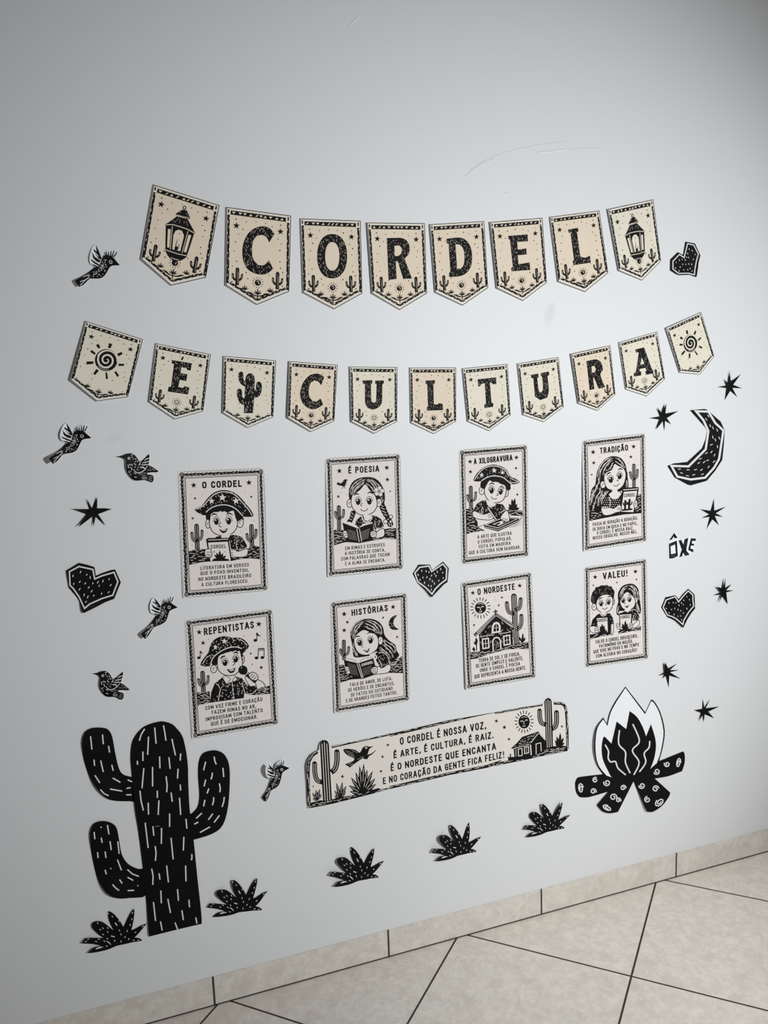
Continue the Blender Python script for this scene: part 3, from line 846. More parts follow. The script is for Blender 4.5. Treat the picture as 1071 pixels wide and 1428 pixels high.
# campfire
s = cutout(zoomed(790, 945, 4.868), 13)
LOGS = [[(100, 672), (245, 655), (325, 683), (405, 690), (280, 775), (150, 812), (90, 812), (65, 780), (58, 720), (70, 685)],
        [(405, 685), (460, 690), (455, 705), (350, 912), (290, 922), (240, 905), (205, 865), (280, 775)],
        [(455, 705), (470, 680), (600, 685), (705, 780), (695, 810), (650, 870), (590, 910), (555, 912), (535, 890)],
        [(570, 618), (630, 565), (790, 500), (803, 520), (802, 580), (785, 635), (690, 670), (600, 685), (530, 670)]]
s.part = 'flame'
FL = [(400, 60), (470, 150), (535, 235), (575, 148), (600, 165), (640, 240), (668, 360), (655, 470), (630, 565), (570, 622), (530, 672), (460, 692), (330, 690), (245, 655), (205, 590), (188, 500), (190, 400), (205, 330), (250, 270), (275, 315), (290, 240), (330, 160)]
s.poly(rounded(FL, 3, 50), 'ink')
s.poly(rounded([(400, 71), (468, 162), (533, 249), (575, 161), (594, 173), (632, 245), (658, 362), (646, 468), (620, 560), (570, 618), (325, 684), (260, 650), (214, 585), (198, 500), (200, 400), (214, 335), (249, 284), (279, 330), (299, 242), (338, 166)], 3, 50), 'white')
s.poly(rounded([(428, 226), (480, 268), (520, 340), (540, 398), (573, 315), (600, 400), (608, 470), (595, 550), (570, 618), (540, 668), (455, 700), (322, 686), (280, 630), (245, 550), (238, 470), (248, 410), (260, 400), (305, 447), (340, 297), (405, 348)], 3, 50), 'ink')
for pts in ([(262, 455), (285, 500), (283, 545), (300, 572), (332, 570), (350, 615), (402, 660)], [(360, 357), (355, 450), (400, 505), (400, 575), (432, 648)],
            [(450, 315), (495, 430), (447, 495), (493, 575), (457, 660)], [(565, 430), (560, 475), (527, 515), (538, 575), (495, 640)]):
    s.stroke(pts, 9, 'light', curve=5)
for k, L in enumerate(LOGS):
    s.part = 'log#%d' % k
    s.poly(L, 'ink')
def curl(c, r, w=7, turns=1.35, a0=0.4, ry=1.0, rot=0.0):
    t = np.linspace(0, 1, 16)
    a = a0 + t * turns * 2 * math.pi
    x, y = r * (0.25 + .75 * t) * np.cos(a), r * ry * (0.25 + .75 * t) * np.sin(a)
    s.stroke(np.stack([c[0] + x * math.cos(rot) - y * math.sin(rot), c[1] + x * math.sin(rot) + y * math.cos(rot)], 1), w, 'light')
for k, c, r in ((0, (195, 695), 19), (0, (275, 713), 24), (0, (182, 772), 21), (1, (385, 748), 20), (1, (318, 812), 26), (1, (352, 832), 18),
                (2, (512, 733), 22), (2, (605, 755), 23), (2, (550, 828), 22), (3, (613, 637), 22), (3, (683, 587), 20)):
    s.part = 'log#%d' % k
    curl(c, r, a0=c[0] * .37)
for k, c, r, ry, rot in ((0, (97, 752), 36, .5, 1.45), (1, (278, 885), 36, .5, .45), (2, (633, 845), 38, .6, -.75), (3, (760, 580), 36, .42, 1.75)):
    s.part = 'log#%d' % k
    curl(c, r, a0=.2, turns=1.7, ry=ry, rot=rot)
o = s.build('paper_campfire', rounded([(400, 60), (470, 150), (535, 235), (575, 148), (600, 165), (640, 240), (668, 360), (655, 470), (630, 565), (790, 500), (803, 520), (802, 580), (785, 635), (690, 670), (600, 685), (705, 780), (695, 810), (650, 870), (590, 910), (555, 912), (535, 890), (455, 705), (350, 912), (290, 922), (240, 905), (205, 865), (280, 775), (150, 812), (90, 812), (65, 780), (58, 720), (70, 685), (100, 672), (245, 655), (205, 590), (188, 500), (190, 400), (205, 330), (250, 270), (275, 315), (290, 240), (330, 160)], 3, 50),
            'ink', lift=[(826, 1040, 6, 45), (902, 1130, 6, 40), (838, 1128, 3, 30)], rim='white')
tag(o, 'paper campfire with white-edged flames over four black logs, low on the right', 'paper campfire')
# ------------------------------------------------------------------ bunting pennants
OZ = (410, 300, 10.58)
FLAG_SRC = [(85, 45), (990, 80), (1015, 1150), (130, 1140)]          # paper corners of the pennant the shared print was measured on

def pennant(frame, corners, kind, tint, label, group, motif=None, cacti=True, sun='dark', lift=(3, 5, 6, 1), seed=1, dots=True):
    """corners: upper left, upper right, lower right, tip, lower left in the given frame"""
    P = frame(corners)
    H = homography(FLAG_SRC, [P[0], P[1], P[2], P[4]])
    s = Sheet(seed)
    s.map_outline = lambda o: o
    s.map = H
    ink = 'soft_ink'
    Hi = homography([P[0], P[1], P[2], P[4]], FLAG_SRC)
    tip = Hi([P[3]])[0]
    def toward(k):                         # five-sided loop drawn in by k units
        L = np.array([FLAG_SRC[0], FLAG_SRC[1], FLAG_SRC[2], tip, FLAG_SRC[3]], float)
        c = L.mean(0)
        out = []
        for i in range(5):
            a, b, d = L[i - 1], L[i], L[(i + 1) % 5]
            n1, n2 = b - a, d - b
            n1, n2 = np.array([-n1[1], n1[0]]) / np.hypot(*n1), np.array([-n2[1], n2[0]]) / np.hypot(*n2)
            m = n1 + n2
            m = m * 2 / (m @ m)
            if (c - b) @ m < 0:
                m = -m
            out.append(b + m * k)
        return np.array(out)
    s.part = 'border'
    s.stroke(toward(9), 11, ink, closed=True)
    inner = toward(58)
    s.part = ''
    s.poly(inner, tint)
    s.part = 'border'
    TL, TR, BR, T, BL = inner
    # top band with small cut triangles
    a, b, c2, d2 = (152, 88), (918, 118), (918, 178), (152, 148)
    s.poly([a, b, c2, d2], ink)
    for x in (195, 285, 350, 430, 515, 572, 630, 705, 790, 862):
        y = 118 + (x - 152) * 30 / 766
        k = s.rnd.choice((0, 1, 2))
        if k == 0:
            s.poly([(x - 24, y - 14), (x + 24, y - 14), (x, y + 16)], tint)
        elif k == 1:
            s.poly([(x - 22, y + 14), (x - 4, y + 14), (x + 22, y - 14), (x + 4, y - 14)], tint)
        else:
            s.poly([(x - 24, y + 14), (x + 22, y + 14), (x + 4, y - 16)], tint)
    s.line((122, 76), (124, 125), 20, ink)
    s.line((948, 106), (950, 160), 20, ink)
    for p, q, w, n in (((126, 150), (160, 1105), 34, 13), ((951, 186), (984, 1128), 34, 13), (BL + [0, -8], T + [0, -8], 36, 9), (T + [0, -8], BR + [0, -8], 36, 9)):
        p, q = np.array(p, float), np.array(q, float)
        s.line(p, q, w, ink)
        d = (q - p) / np.hypot(*(q - p))
        nr = np.array([-d[1], d[0]])
        for i in range(n):
            c = p + (q - p) * ((i + .5 + s.rnd.uniform(-.25, .25)) / n) + nr * w * (.4 if i % 2 else -.4) * s.rnd.uniform(.4, 1.1)
            l = s.rnd.uniform(9, 17)
            s.line(c - d * l, c + d * l, 8, tint)
    s.part = ''
    for c, r in (((240, 295), 52), ((850, 320), 50)):
        s.star(c, r, ink, rot=s.rnd.uniform(-.1, .1))
    if dots:
        for x, y in ((230, 205), (375, 228), (508, 215), (640, 228), (730, 262), (848, 230), (335, 338), (275, 412), (240, 522), (225, 652), (265, 790), (212, 862), (405, 935), (430, 1018), (215, 1078), (820, 430), (868, 492), (855, 585), (862, 745), (875, 832), (908, 890), (723, 945), (915, 1080), (830, 1155)):
            s.disc((x, y), s.rnd.uniform(8, 12), ink, 5)
    def fan(cx, cy, h, w):
        for a, l in ((-1.15, .8), (-.6, .85), (0, 1), (.6, .85), (1.15, .8)):
            s.stroke([(cx, cy), (cx + math.sin(a) * h * l * .55, cy - math.cos(a) * h * l * .55), (cx + math.sin(a) * h * l, cy - math.cos(a) * h * l)], w, ink, taper=[.7, 1, .15])
    fan(395, 1178, 76, 17)
    fan(748, 1180, 76, 17)
    s.line((575, 1150), (578, 1290), 15, ink)
    fan(576, 1225, 84, 18)
    s.stroke([(430, 1200), (480, 1216), (520, 1240), (572, 1250)], 26, ink, taper=[.3, 1.1, .8, .6])
    s.stroke([(725, 1200), (680, 1216), (640, 1240), (582, 1250)], 26, ink, taper=[.3, 1.1, .8, .6])
    if cacti:
        for k, (x, dx) in enumerate(((286, 0), (842, 4))):
            s.part = 'cactus_print#%d' % k
            t, b = 880 + 10 * k, 1122 + 8 * k
            s.stroke([(x - 3, t + 20), (x + 3, b)], 52, ink)
            s.disc((x - 3, t + 20), 26, ink, 12)
            for sx in (-1, 1):
                p = [(x + sx * 64, t + 92), (x + sx * 60, t + 135), (x + sx * 38, t + 165), (x, t + 175)]
                s.stroke(p, 31, ink)
                s.disc(p[0], 16, ink, 8)
                s.stroke([(x + sx * 64, t + 98), (x + sx * 58, t + 138)], 3, tint)
            s.stroke([(x - 6, t + 22), (x + 2, b - 60)], 5, tint, taper=[.4, 1, .3])
            s.stroke([(x + 10, t + 60), (x + 13, b - 20)], 3, tint)
    if sun:
        s.part = 'sun_print'
        c = (572, 1062)
        if sun == 'dark':
            s.disc(c, 44, ink, 14)
            s.stroke([(555, 1045), (575, 1038), (592, 1050)], 8, tint)
            s.disc((585, 1068), 9, tint, 6)
        else:
            s.ring(c, 38, 13, ink)
            s.disc((560, 1055), 7, ink, 6)
            s.disc((584, 1055), 7, ink, 6)
            s.stroke([(555, 1074), (572, 1083), (589, 1074)], 7, ink)
        for k in range(12):
            a = k * math.pi / 6 + .26
            s.line((c[0] + 58 * math.cos(a), c[1] + 58 * math.sin(a)), (c[0] + 78 * math.cos(a), c[1] + 78 * math.sin(a)), 10, ink)
    if motif:
        s.map = frame
        motif(s, tint, H)
    tl, bl, edge, tp = [.40 * q for q in lift]
    def edge_lift(u, v):
        return tl * (1 - u) ** 2 * v + bl * (1 - u) ** 2 * (1 - v) + edge * np.clip(1 - u, 0, 1) ** 3 * .35 + tp * np.clip(1 - v - .55, 0, 1) * 2
    o = s.build('bunting_pennant', P, tint + '_rim', edge_lift=edge_lift, rim='white', grid=8)
    return tag(o, label, 'bunting pennant', group)

def letter(loop, holes=(), curve=0, fleck=44, extra=None):
    def f(s, tint, H):
        L = rounded(loop, 4)
        hs = [rounded(h, 4) for h in holes]
        s.part = 'letter'
        s.poly(L, 'soft_ink', *hs)
        u = abs(np.array(loop)[:, 0].max() - np.array(loop)[:, 0].min()) / 12.0
        s.flecks(L, int(fleck * 1.7), u * .7, u * .13, 1.5, tint, holes=hs, margin=u * .12, jitter=.9)
        if extra:
            s.stroke(extra, u * .9, 'soft_ink')
    return f

def lantern(frame):
    def f(s, tint, H):
        s.part = 'lantern_print'
        s.map = frame
        ink = 'soft_ink'
        s.ring((548, 190), 27, 18, ink, 12)
        s.poly([(505, 225), (590, 235), (650, 372), (632, 398), (400, 328), (385, 302)], ink)
        s.stroke([(408, 318), (520, 352), (632, 372)], 10, tint)
        s.poly([(410, 345), (605, 395), (665, 505), (740, 645), (722, 668), (690, 655), (600, 605), (340, 505), (215, 515), (195, 490), (260, 455)], ink)
        s.poly([(208, 505), (340, 500), (600, 600), (722, 665), (660, 860), (595, 1055), (400, 1010), (200, 950)], ink)
        s.stroke([(212, 497), (335, 495), (460, 530), (600, 578), (725, 648)], 14, tint)
        s.poly([(250, 575), (300, 582), (275, 915), (235, 905)], tint)
        s.poly([(350, 680), (385, 612), (440, 590), (498, 606), (537, 685), (530, 745), (470, 978), (328, 940)], tint)
        s.poly([(622, 680), (670, 690), (578, 1002), (535, 985)], tint)
        s.line((330, 522), (292, 945), 11, tint)
        s.line((612, 612), (505, 1010), 11, tint)
        s.stroke([(435, 745), (400, 830), (390, 880), (385, 930)], 16, ink, taper=[.3, 1, 1, 1.4])
        s.stroke([(450, 850), (440, 910)], 14, ink)
        s.disc((402, 925), 38, ink, 10)
        s.disc((458, 665), 12, ink, 6)
        s.poly([(183, 935), (280, 965), (440, 1010), (600, 1045), (590, 1078), (540, 1118), (470, 1155), (415, 1158), (372, 1195), (340, 1155), (290, 1112), (240, 1055)], ink)
        s.stroke([(192, 948), (300, 985), (440, 1030), (590, 1058)], 13, tint)
        s.stroke([(300, 1093), (370, 1120), (455, 1140)], 10, tint)
        for p, q in (((440, 385), (370, 460)), ((470, 400), (455, 470)), ((540, 430), (545, 480)), ((580, 430), (610, 520)), ((360, 410), (340, 440)), ((455, 275), (490, 265)), ((580, 290), (600, 330))):
            s.stroke([p, q], 9, tint, taper=[.4, 1, .4])
    return f

def spiral_sun(frame):
    def f(s, tint, H):
        s.part = 'sun_print'
        s.map = frame
        ink = 'soft_ink'
        c = (512, 562)
        s.disc(c, 189, ink, 26, ry=184)
        t = np.linspace(0, 1, 56)
        a = .9 - 2.3 + t * 2.25 * 2 * math.pi
        r = 14 + 166 * t
        s.stroke(np.stack([c[0] + r * np.cos(a) + 6, c[1] + r * np.sin(a)], 1), 27, tint, taper=[.4, .9, 1.05, 1.1, .6])
        a2 = np.linspace(3.6, 5.2, 10)
        s.stroke(np.stack([c[0] + 163 * np.cos(a2), c[1] + 160 * np.sin(a2)], 1), 7, tint)
        a2 = np.linspace(1.3, 2.5, 10)
        s.stroke(np.stack([c[0] + 166 * np.cos(a2), c[1] + 162 * np.sin(a2)], 1), 6, tint)
        for p, q, w in (((362, 300), (402, 362), 52), ((588, 285), (562, 362), 58), ((258, 408), (332, 462), 44), ((185, 610), (302, 602), 52), ((312, 798), (372, 722), 52),
                        ((513, 765), (526, 875), 38), ((660, 750), (712, 832), 42), ((718, 640), (812, 640), 42), ((703, 478), (778, 442), 52)):
            s.stroke([p, q], w, ink, taper=[1, .8] if p[1] < 700 else [.8, 1])
    return f

def saguaro(s, tint, H):
    s.part = 'cactus_print'
    trunk = [(260, 557), (266, 420), (270, 300), (277, 258), (297, 236), (328, 236), (346, 262), (350, 300), (347, 400), (335, 557)]
    s.poly(trunk, 'soft_ink')
    A = [[(272, 340), (240, 325), (220, 290), (216, 245), (230, 222), (250, 225), (258, 245), (258, 285), (276, 305)],
         [(266, 490), (230, 475), (208, 430), (204, 380), (220, 359), (240, 364), (247, 390), (248, 425), (270, 445)],
         [(338, 430), (385, 420), (405, 370), (404, 320), (385, 302), (362, 313), (358, 360), (345, 385)]]
    for a in A:
        s.blob(a, 'soft_ink', 3)
    s.flecks(trunk, 46, 16, 3, 1.57, tint, jitter=.15)
    for a in A:
        s.flecks(a, 9, 12, 3, 1.2, tint)

R1f, R2f, R3f, R4f = zoomed(180, 240, 4.4625), zoomed(400, 280, 5.1), zoomed(590, 270, 5.637), zoomed(760, 260, 4.6565)
R5f, R6f, R7f, R8f = zoomed(80, 430, 4.6565), zoomed(295, 480, 5.789), zoomed(475, 490, 4.371), zoomed(710, 420, 3.57)
LZ, SZ = zoomed(215, 275, 12.98), zoomed(105, 455, 11.9)
c_lanL = [(150, 75), (565, 205), (480, 658), (262, 708), (75, 543)]
c_lanR = [(407, 147), (705, 82), (755, 485), (630, 612), (480, 548)]
c_sunL = [(182, 80), (558, 200), (460, 577), (257, 605), (85, 465)]
c_sunR = [(780, 133), (957, 52), (1022, 275), (950, 367), (850, 357)]
q4 = lambda f, c: f([c[0], c[1], c[2], c[4]])
G1, G2 = 'pennants of the top row', 'pennants of the second row'
o_ring = lambda cx, cy, rx, ry, n=22: [(cx + rx * math.copysign(abs(math.cos(a)) ** .9, math.cos(a)), cy + ry * math.copysign(abs(math.sin(a)) ** .9, math.sin(a))) for a in np.arange(n) * 2 * math.pi / n]

pennant(R1f, c_lanL, 'lantern', 'warm', 'pennant with a lantern print at the left end of the top row', G1, lantern(LZ), lift=(5, 10, 5, 1), seed=21)
pennant(R1f, [(603, 215), (1010, 270), (998, 745), (795, 828), (600, 705)], 'C', 'warm', 'pennant with letter C in the top row, right after the first lantern', G1,
        letter([(905, 385), (878, 352), (840, 337), (790, 345), (745, 377), (715, 430), (704, 490), (711, 555), (738, 605), (785, 632), (830, 638), (868, 627), (896, 600), (871, 548), (840, 578), (805, 578), (775, 545), (765, 490), (772, 430), (795, 397), (830, 392), (855, 407), (872, 438)], fleck=46), lift=(3, 7, 5, 1), seed=22)
pennant(R2f, [(93, 124), (527, 140), (538, 660), (337, 773), (115, 655)], 'O', 'warm', 'pennant with letter O in the top row', G1,
        letter(o_ring(322, 394, 107, 158), [o_ring(323, 395, 50, 101)], fleck=50), lift=(3, 5, 3, 3), seed=23)
pennant(R2f, [(570, 153), (983, 158), (998, 660), (803, 778), (607, 660)], 'R', 'warm', 'pennant with letter R in the top row, between O and D', G1,
        letter([(710, 265), (780, 263), (815, 264), (853, 283), (873, 325), (868, 375), (838, 412), (890, 553), (828, 557), (788, 430), (775, 430), (781, 557), (723, 562)], [[(765, 320), (800, 318), (817, 340), (812, 375), (790, 392), (768, 392)]], fleck=46), lift=(7, 9, 8, 1), seed=24)
pennant(R3f, [(50, 240), (482, 214), (513, 742), (310, 882), (95, 778)], 'D', 'warm', 'pennant with letter D in the top row', G1,
        letter([(183, 355), (285, 345), (340, 368), (373, 418), (386, 490), (377, 570), (340, 625), (285, 650), (204, 656), (204, 622), (214, 615), (200, 395), (185, 390)], [[(255, 400), (285, 400), (313, 430), (325, 490), (318, 560), (295, 590), (268, 590)]], fleck=50), lift=(4, 8, 6, 1), seed=25)
pennant(R3f, [(525, 222), (940, 188), (975, 700), (785, 845), (580, 745)], 'E', 'warm', 'pennant with letter E in the top row, between D and L', G1,
        letter([(668, 332), (822, 320), (825, 375), (740, 380), (745, 440), (812, 430), (815, 478), (745, 485), (750, 555), (838, 540), (843, 600), (695, 612), (692, 585), (705, 575), (682, 362), (670, 357)], fleck=46), lift=(7, 11, 8, 1), seed=26)
pennant(R4f, [(30, 197), (355, 155), (412, 562), (260, 687), (85, 620)], 'L', 'warm', 'pennant with letter L in the top row', G1,
        letter([(150, 280), (215, 268), (218, 290), (208, 297), (230, 455), (262, 462), (292, 448), (298, 495), (183, 512), (180, 485), (188, 478), (165, 302), (152, 300)], fleck=36), lift=(4, 9, 6, 1), seed=27)
pennant(R4f, c_lanR, 'lantern', 'pale', 'pennant with a lantern print at the right end of the top row, beside a heart', G1,
        lantern(chain(LZ, homography(q4(R1f, c_lanL), q4(R4f, c_lanR)))), lift=(7, 16, 9, 1), seed=28)
pennant(R5f, c_sunL, 'sun', 'pale', 'pennant with a spiral sun at the left end of the second row', G2, spiral_sun(SZ), cacti=False, sun=None, lift=(8, 16, 9, 2), seed=31)
pennant(R5f, [(637, 225), (998, 297), (948, 670), (763, 722), (595, 607)], 'E', 'pale', 'pennant with letter E in the second row, next to the first sun', G2,
        letter([(742, 335), (875, 357), (865, 405), (845, 400), (838, 388), (805, 383), (800, 420), (845, 428), (837, 473), (795, 464), (785, 510), (815, 517), (826, 505), (858, 515), (848, 560), (716, 540), (722, 510), (738, 507), (757, 360), (742, 358)], fleck=42, extra=[(818, 314), (806, 335)]), sun='face', lift=(4, 9, 6, 1), seed=32)
pennant(R6f, [(95, 93), (523, 130), (500, 590), (293, 677), (90, 555)], 'cactus', 'pale', 'pennant with a large cactus print in the second row', G2, saguaro, cacti=False, sun=None, lift=(5, 8, 5, 3), seed=33)
pennant(R6f, [(625, 135), (1020, 165), (993, 622), (803, 710), (615, 595)], 'C', 'warm', 'pennant with letter C in the second row, after the cactus pennant', G2,
        letter([(910, 267), (880, 244), (840, 237), (790, 252), (745, 300), (720, 360), (715, 420), (735, 475), (770, 510), (815, 526), (860, 515), (901, 487), (880, 437), (850, 462), (815, 457), (790, 420), (785, 370), (800, 315), (830, 294), (860, 302), (886, 332)], fleck=42), lift=(7, 13, 8, 2), seed=34)
pennant(R7f, [(55, 92), (348, 95), (345, 430), (205, 503), (65, 430)], 'U', 'pale', 'pennant with letter U in the second row, between C and L', G2,
        letter([(135, 177), (193, 175), (193, 195), (185, 200), (187, 290), (192, 308), (205, 314), (216, 305), (219, 200), (210, 196), (210, 178), (264, 177), (263, 197), (254, 202), (253, 300), (238, 335), (200, 355), (165, 345), (149, 310), (147, 200), (135, 197)], fleck=40), sun='face', lift=(6, 7, 5, 4), seed=35)
pennant(R7f, [(420, 98), (705, 97), (705, 428), (567, 505), (428, 437)], 'L', 'warm', 'pennant with letter L in the second row, between U and T', G2,
        letter([(517, 178), (575, 175), (575, 195), (566, 200), (568, 322), (590, 323), (600, 316), (622, 320), (625, 358), (525, 362), (525, 340), (532, 335), (528, 202), (518, 197)], fleck=34), lift=(3, 5, 4, 1), seed=36)
pennant(R7f, [(742, 103), (1020, 75), (1037, 390), (905, 487), (775, 428)], 'T', 'pale', 'pennant with letter T in the second row', G2,
        letter([(835, 170), (948, 158), (950, 200), (930, 200), (918, 190), (910, 191), (920, 312), (932, 318), (930, 338), (876, 346), (875, 327), (886, 318), (878, 195), (862, 198), (848, 215), (838, 213)], fleck=30), sun='face', lift=(4, 8, 6, 1), seed=37)
pennant(R8f, [(40, 310), (247, 277), (273, 527), (172, 603), (68, 567)], 'U', 'pale', 'pennant with letter U in the second row, between T and R', G2,
        letter([(108, 367), (145, 360), (147, 378), (140, 383), (147, 440), (155, 455), (165, 447), (168, 430), (163, 377), (157, 372), (158, 357), (198, 350), (200, 367), (191, 373), (198, 440), (190, 480), (155, 493), (128, 475), (120, 385), (110, 382)], fleck=36), sun='face', lift=(3, 7, 5, 1), seed=38)
pennant(R8f, [(308, 262), (505, 218), (530, 465), (440, 547), (345, 510)], 'R', 'warm', 'pennant with letter R in the second row, between U and A', G2,
        letter([(380, 300), (412, 292), (436, 290), (458, 305), (467, 340), (455, 368), (478, 428), (445, 436), (422, 380), (418, 382), (425, 437), (400, 443), (386, 312)], [[(410, 325), (424, 322), (432, 338), (426, 354), (413, 356)]], fleck=34), lift=(8, 13, 9, 1), seed=39)
pennant(R8f, [(545, 205), (738, 150), (777, 388), (685, 475), (580, 440)], 'A', 'pale', 'pennant with letter A in the second row', G2,
        letter([(628, 240), (672, 230), (678, 245), (710, 335), (718, 342), (718, 360), (680, 367), (678, 350), (684, 345), (678, 332), (650, 338), (649, 347), (658, 352), (657, 370), (620, 375), (622, 357), (631, 348), (645, 255), (630, 256)], [[(660, 280), (673, 312), (654, 316)]], fleck=30), sun='face', lift=(3, 6, 5, 1), seed=40)
pennant(R8f, c_sunR, 'sun', 'pale', 'pennant with a spiral sun at the right end of the second row', G2,
        spiral_sun(chain(SZ, homography(q4(R5f, c_sunL), q4(R8f, c_sunR)))), cacti=False, sun=None, lift=(7, 15, 10, 1), seed=41)

# ------------------------------------------------------------------ verse banner
s = Sheet(50)
bl, bm, br = zoomed(415, 1020, 8.238), zoomed(520, 990, 5.355), zoomed(690, 965, 9.736)
ink = 'soft_ink'
s.map_outline = lambda o: o
OUTL = np.vstack([bl([(125, 885), (112, 800), (105, 600), (103, 400), (122, 325), (160, 265), (225, 222), (246, 215), (250, 160), (268, 118), (300, 96), (335, 98), (356, 130), (370, 172)]),
                  bm([(0, 205), (520, 85)]), br([(0, 275), (330, 215), (642, 162), (672, 140), (690, 100), (740, 70), (766, 78), (774, 140), (800, 133), (910, 138), (950, 158), (975, 200), (990, 280), (1000, 450), (1006, 780), (985, 803), (820, 835), (640, 872), (400, 928), (0, 1008)]),
                  bm([(850, 437), (570, 492), (0, 620)]), bl([(1000, 680), (400, 838)])])
s.part = 'border'
s.map = bl
def rope(pts, w, n, L=34):
    s.stroke(pts, w, ink)
    P = np.array(pts, float)
    seg = np.hypot(*np.diff(P, axis=0).T)
    cum = np.r_[0, np.cumsum(seg)]
    for i in range(n):
        d = cum[-1] * (i + .5 + s.rnd.uniform(-.3, .3)) / n
        c = np.array([np.interp(d, cum, P[:, 0]), np.interp(d, cum, P[:, 1])])
        e = np.array([np.interp(d + 1, cum, P[:, 0]), np.interp(d + 1, cum, P[:, 1])])
        v = (e - c) / max(np.hypot(*(e - c)), 1e-6)
        c = c + np.array([-v[1], v[0]]) * w * s.rnd.uniform(-.28, .28)
        l = L * s.rnd.uniform(.4, 1.1)
        s.stroke([c - v * l, c, c + v * l], w * .2, 'strip', taper=[.4, 1, .4])
rope([(390, 178), (700, 108), (1075, 28)], 30, 14)
rope([(230, 232), (170, 275), (132, 340), (122, 420), (122, 600), (135, 860)], 36, 14)
rope([(128, 868), (400, 815), (700, 740), (1080, 655)], 34, 18)
s.map = bm
rope([(125, 190), (520, 97), (760, 42), (930, 6)], 20, 18, 24)
rope([(125, 581), (570, 476), (850, 422), (960, 385)], 22, 20, 24)
s.map = br
rope([(0, 288), (330, 226), (650, 172)], 30, 12)
rope([(800, 152), (900, 155), (945, 180), (968, 240), (982, 400), (990, 770)], 40, 14)
rope([(0, 985), (400, 905), (700, 840), (990, 780)], 40, 18)
s.part = 'title'
s.map = bm
for t, p0, p1, h in (('O CORDEL É NOSSA VOZ,', (207, 264), (842, 143), 60), ('É ARTE, É CULTURA, É RAIZ.', (160, 364), (897, 214), 55), ('É O NORDESTE QUE ENCANTA', (138, 460), (916, 299), 56), ('E NO CORAÇÃO DA GENTE FICA FELIZ!', (80, 558), (977, 361), 55)):
    s.text(t, p0, p1, h, .235, up=(-.04, -1), gap=.3, space=.45)
s.part = ''
for c, r in (((112, 262), 14), ((72, 350), 14), ((60, 458), 14), ((922, 83), 17), ((982, 130), 18), ((1016, 218), 14)):
    s.star(c, r, ink)
s.map = bl
s.star((515, 518), 24, ink)
s.disc((180, 632), 9, ink, 6)
s.map = br
s.star((912, 468), 22, ink)
def big_cactus(s, trunk, arms, w, tint, ink='soft_ink', lines=3):
    s.stroke(trunk, w, ink)
    s.disc(trunk[0], w / 2, ink, 14)
    d = np.array(trunk[-1], float) - trunk[0]
    L = np.hypot(*d)
    d, n = d / L, np.array([-d[1], d[0]]) / L
    for k in range(lines):
        o = n * w * ((k + .5) / lines - .5) * .8
        p = np.array(trunk[0], float) + o - d * w * (.25 - abs(k - (lines - 1) / 2) * .15)
        s.stroke([p, np.array(trunk[-1]) + o - d * 4], w * .07, tint)
    for a, aw in arms:
        s.stroke(a, aw, ink, curve=4)
        s.disc(a[0], aw / 2, ink, 12)
        for k in (-.2, .2):
            A = smooth(a, 4, False)
            e = np.diff(A, axis=0)
            e = np.vstack([e, e[-1:]])
            nn = np.stack([-e[:, 1], e[:, 0]], 1) / np.hypot(e[:, 0], e[:, 1])[:, None]
            s.stroke((A + nn * aw * k)[:-2], aw * .09, tint)
def leaf_fan(s, c, leaves, w, tint=None, ink='soft_ink', vein=True):
    for x, y in leaves:
        m = ((c[0] + x) / 2, (c[1] + y) / 2)
        s.stroke([c, ((c[0] * .7 + x * .3), (c[1] * .7 + y * .3)), m, (x * .75 + c[0] * .25, y * .75 + c[1] * .25), (x, y)], w, ink, taper=[.5, .8, 1, .8, .08])
        if tint and vein:
            s.line((c[0] * .7 + x * .3, c[1] * .7 + y * .3), (x * .85 + c[0] * .15, y * .85 + c[1] * .15), w * .1, tint)
s.map = bl
s.part = 'cactus_print#1'
big_cactus(s, [(308, 150), (325, 480), (345, 805)], [([(195, 370), (200, 480), (225, 560), (290, 585)], 56), ([(452, 235), (452, 340), (430, 430), (385, 470)], 62)], 104, 'strip')
s.part = 'agave_print#1'
leaf_fan(s, (745, 720), [(600, 690), (590, 620), (615, 530), (668, 470), (712, 400), (760, 370), (800, 440), (862, 455), (890, 540), (900, 605), (880, 670)], 46, 'strip')
s.part = 'agave_print#2'
leaf_fan(s, (490, 765), [(425, 680), (445, 590), (515, 580), (560, 625), (555, 690), (420, 740)], 34, 'strip')
s.part = 'agave_print#3'
leaf_fan(s, (225, 790), [(170, 705), (210, 670), (255, 660), (275, 720), (175, 770)], 32, 'strip')
s.part = 'bird_print'
s.blob([(525, 205), (600, 200), (670, 215), (715, 245), (745, 190), (785, 165), (825, 175), (875, 170), (830, 195), (815, 230), (800, 270), (760, 300), (700, 340), (650, 375), (600, 415), (580, 400), (545, 375), (630, 345), (650, 310), (590, 285), (545, 250)], ink, 2)
s.stroke([(800, 280), (850, 260), (905, 212)], 20, ink, taper=[1.2, .8, .2])
s.poly([(750, 280), (830, 270), (800, 320), (760, 318)], ink)
s.ring((788, 188), 10, 6, 'strip', 8)
for p, q in (((545, 220), (640, 250)), ((560, 245), (650, 275)), ((580, 270), (655, 295)), ((570, 375), (620, 365)), ((590, 395), (640, 370)), ((720, 300), (760, 290)), ((690, 320), (720, 310)), ((620, 215), (690, 245))):
    s.stroke([p, q], 7, 'strip', taper=[.3, 1, .3])
s.part = 'ground_print'
s.poly([(140, 860), (150, 820), (260, 790), (350, 800), (450, 760), (620, 735), (730, 700), (860, 670), (930, 650), (960, 665), (700, 742), (400, 818)], ink)
s.flecks([(150, 850), (160, 825), (350, 805), (620, 740), (860, 675), (940, 660), (700, 735), (400, 810)], 26, 34, 6, -.2, 'strip', jitter=.2)
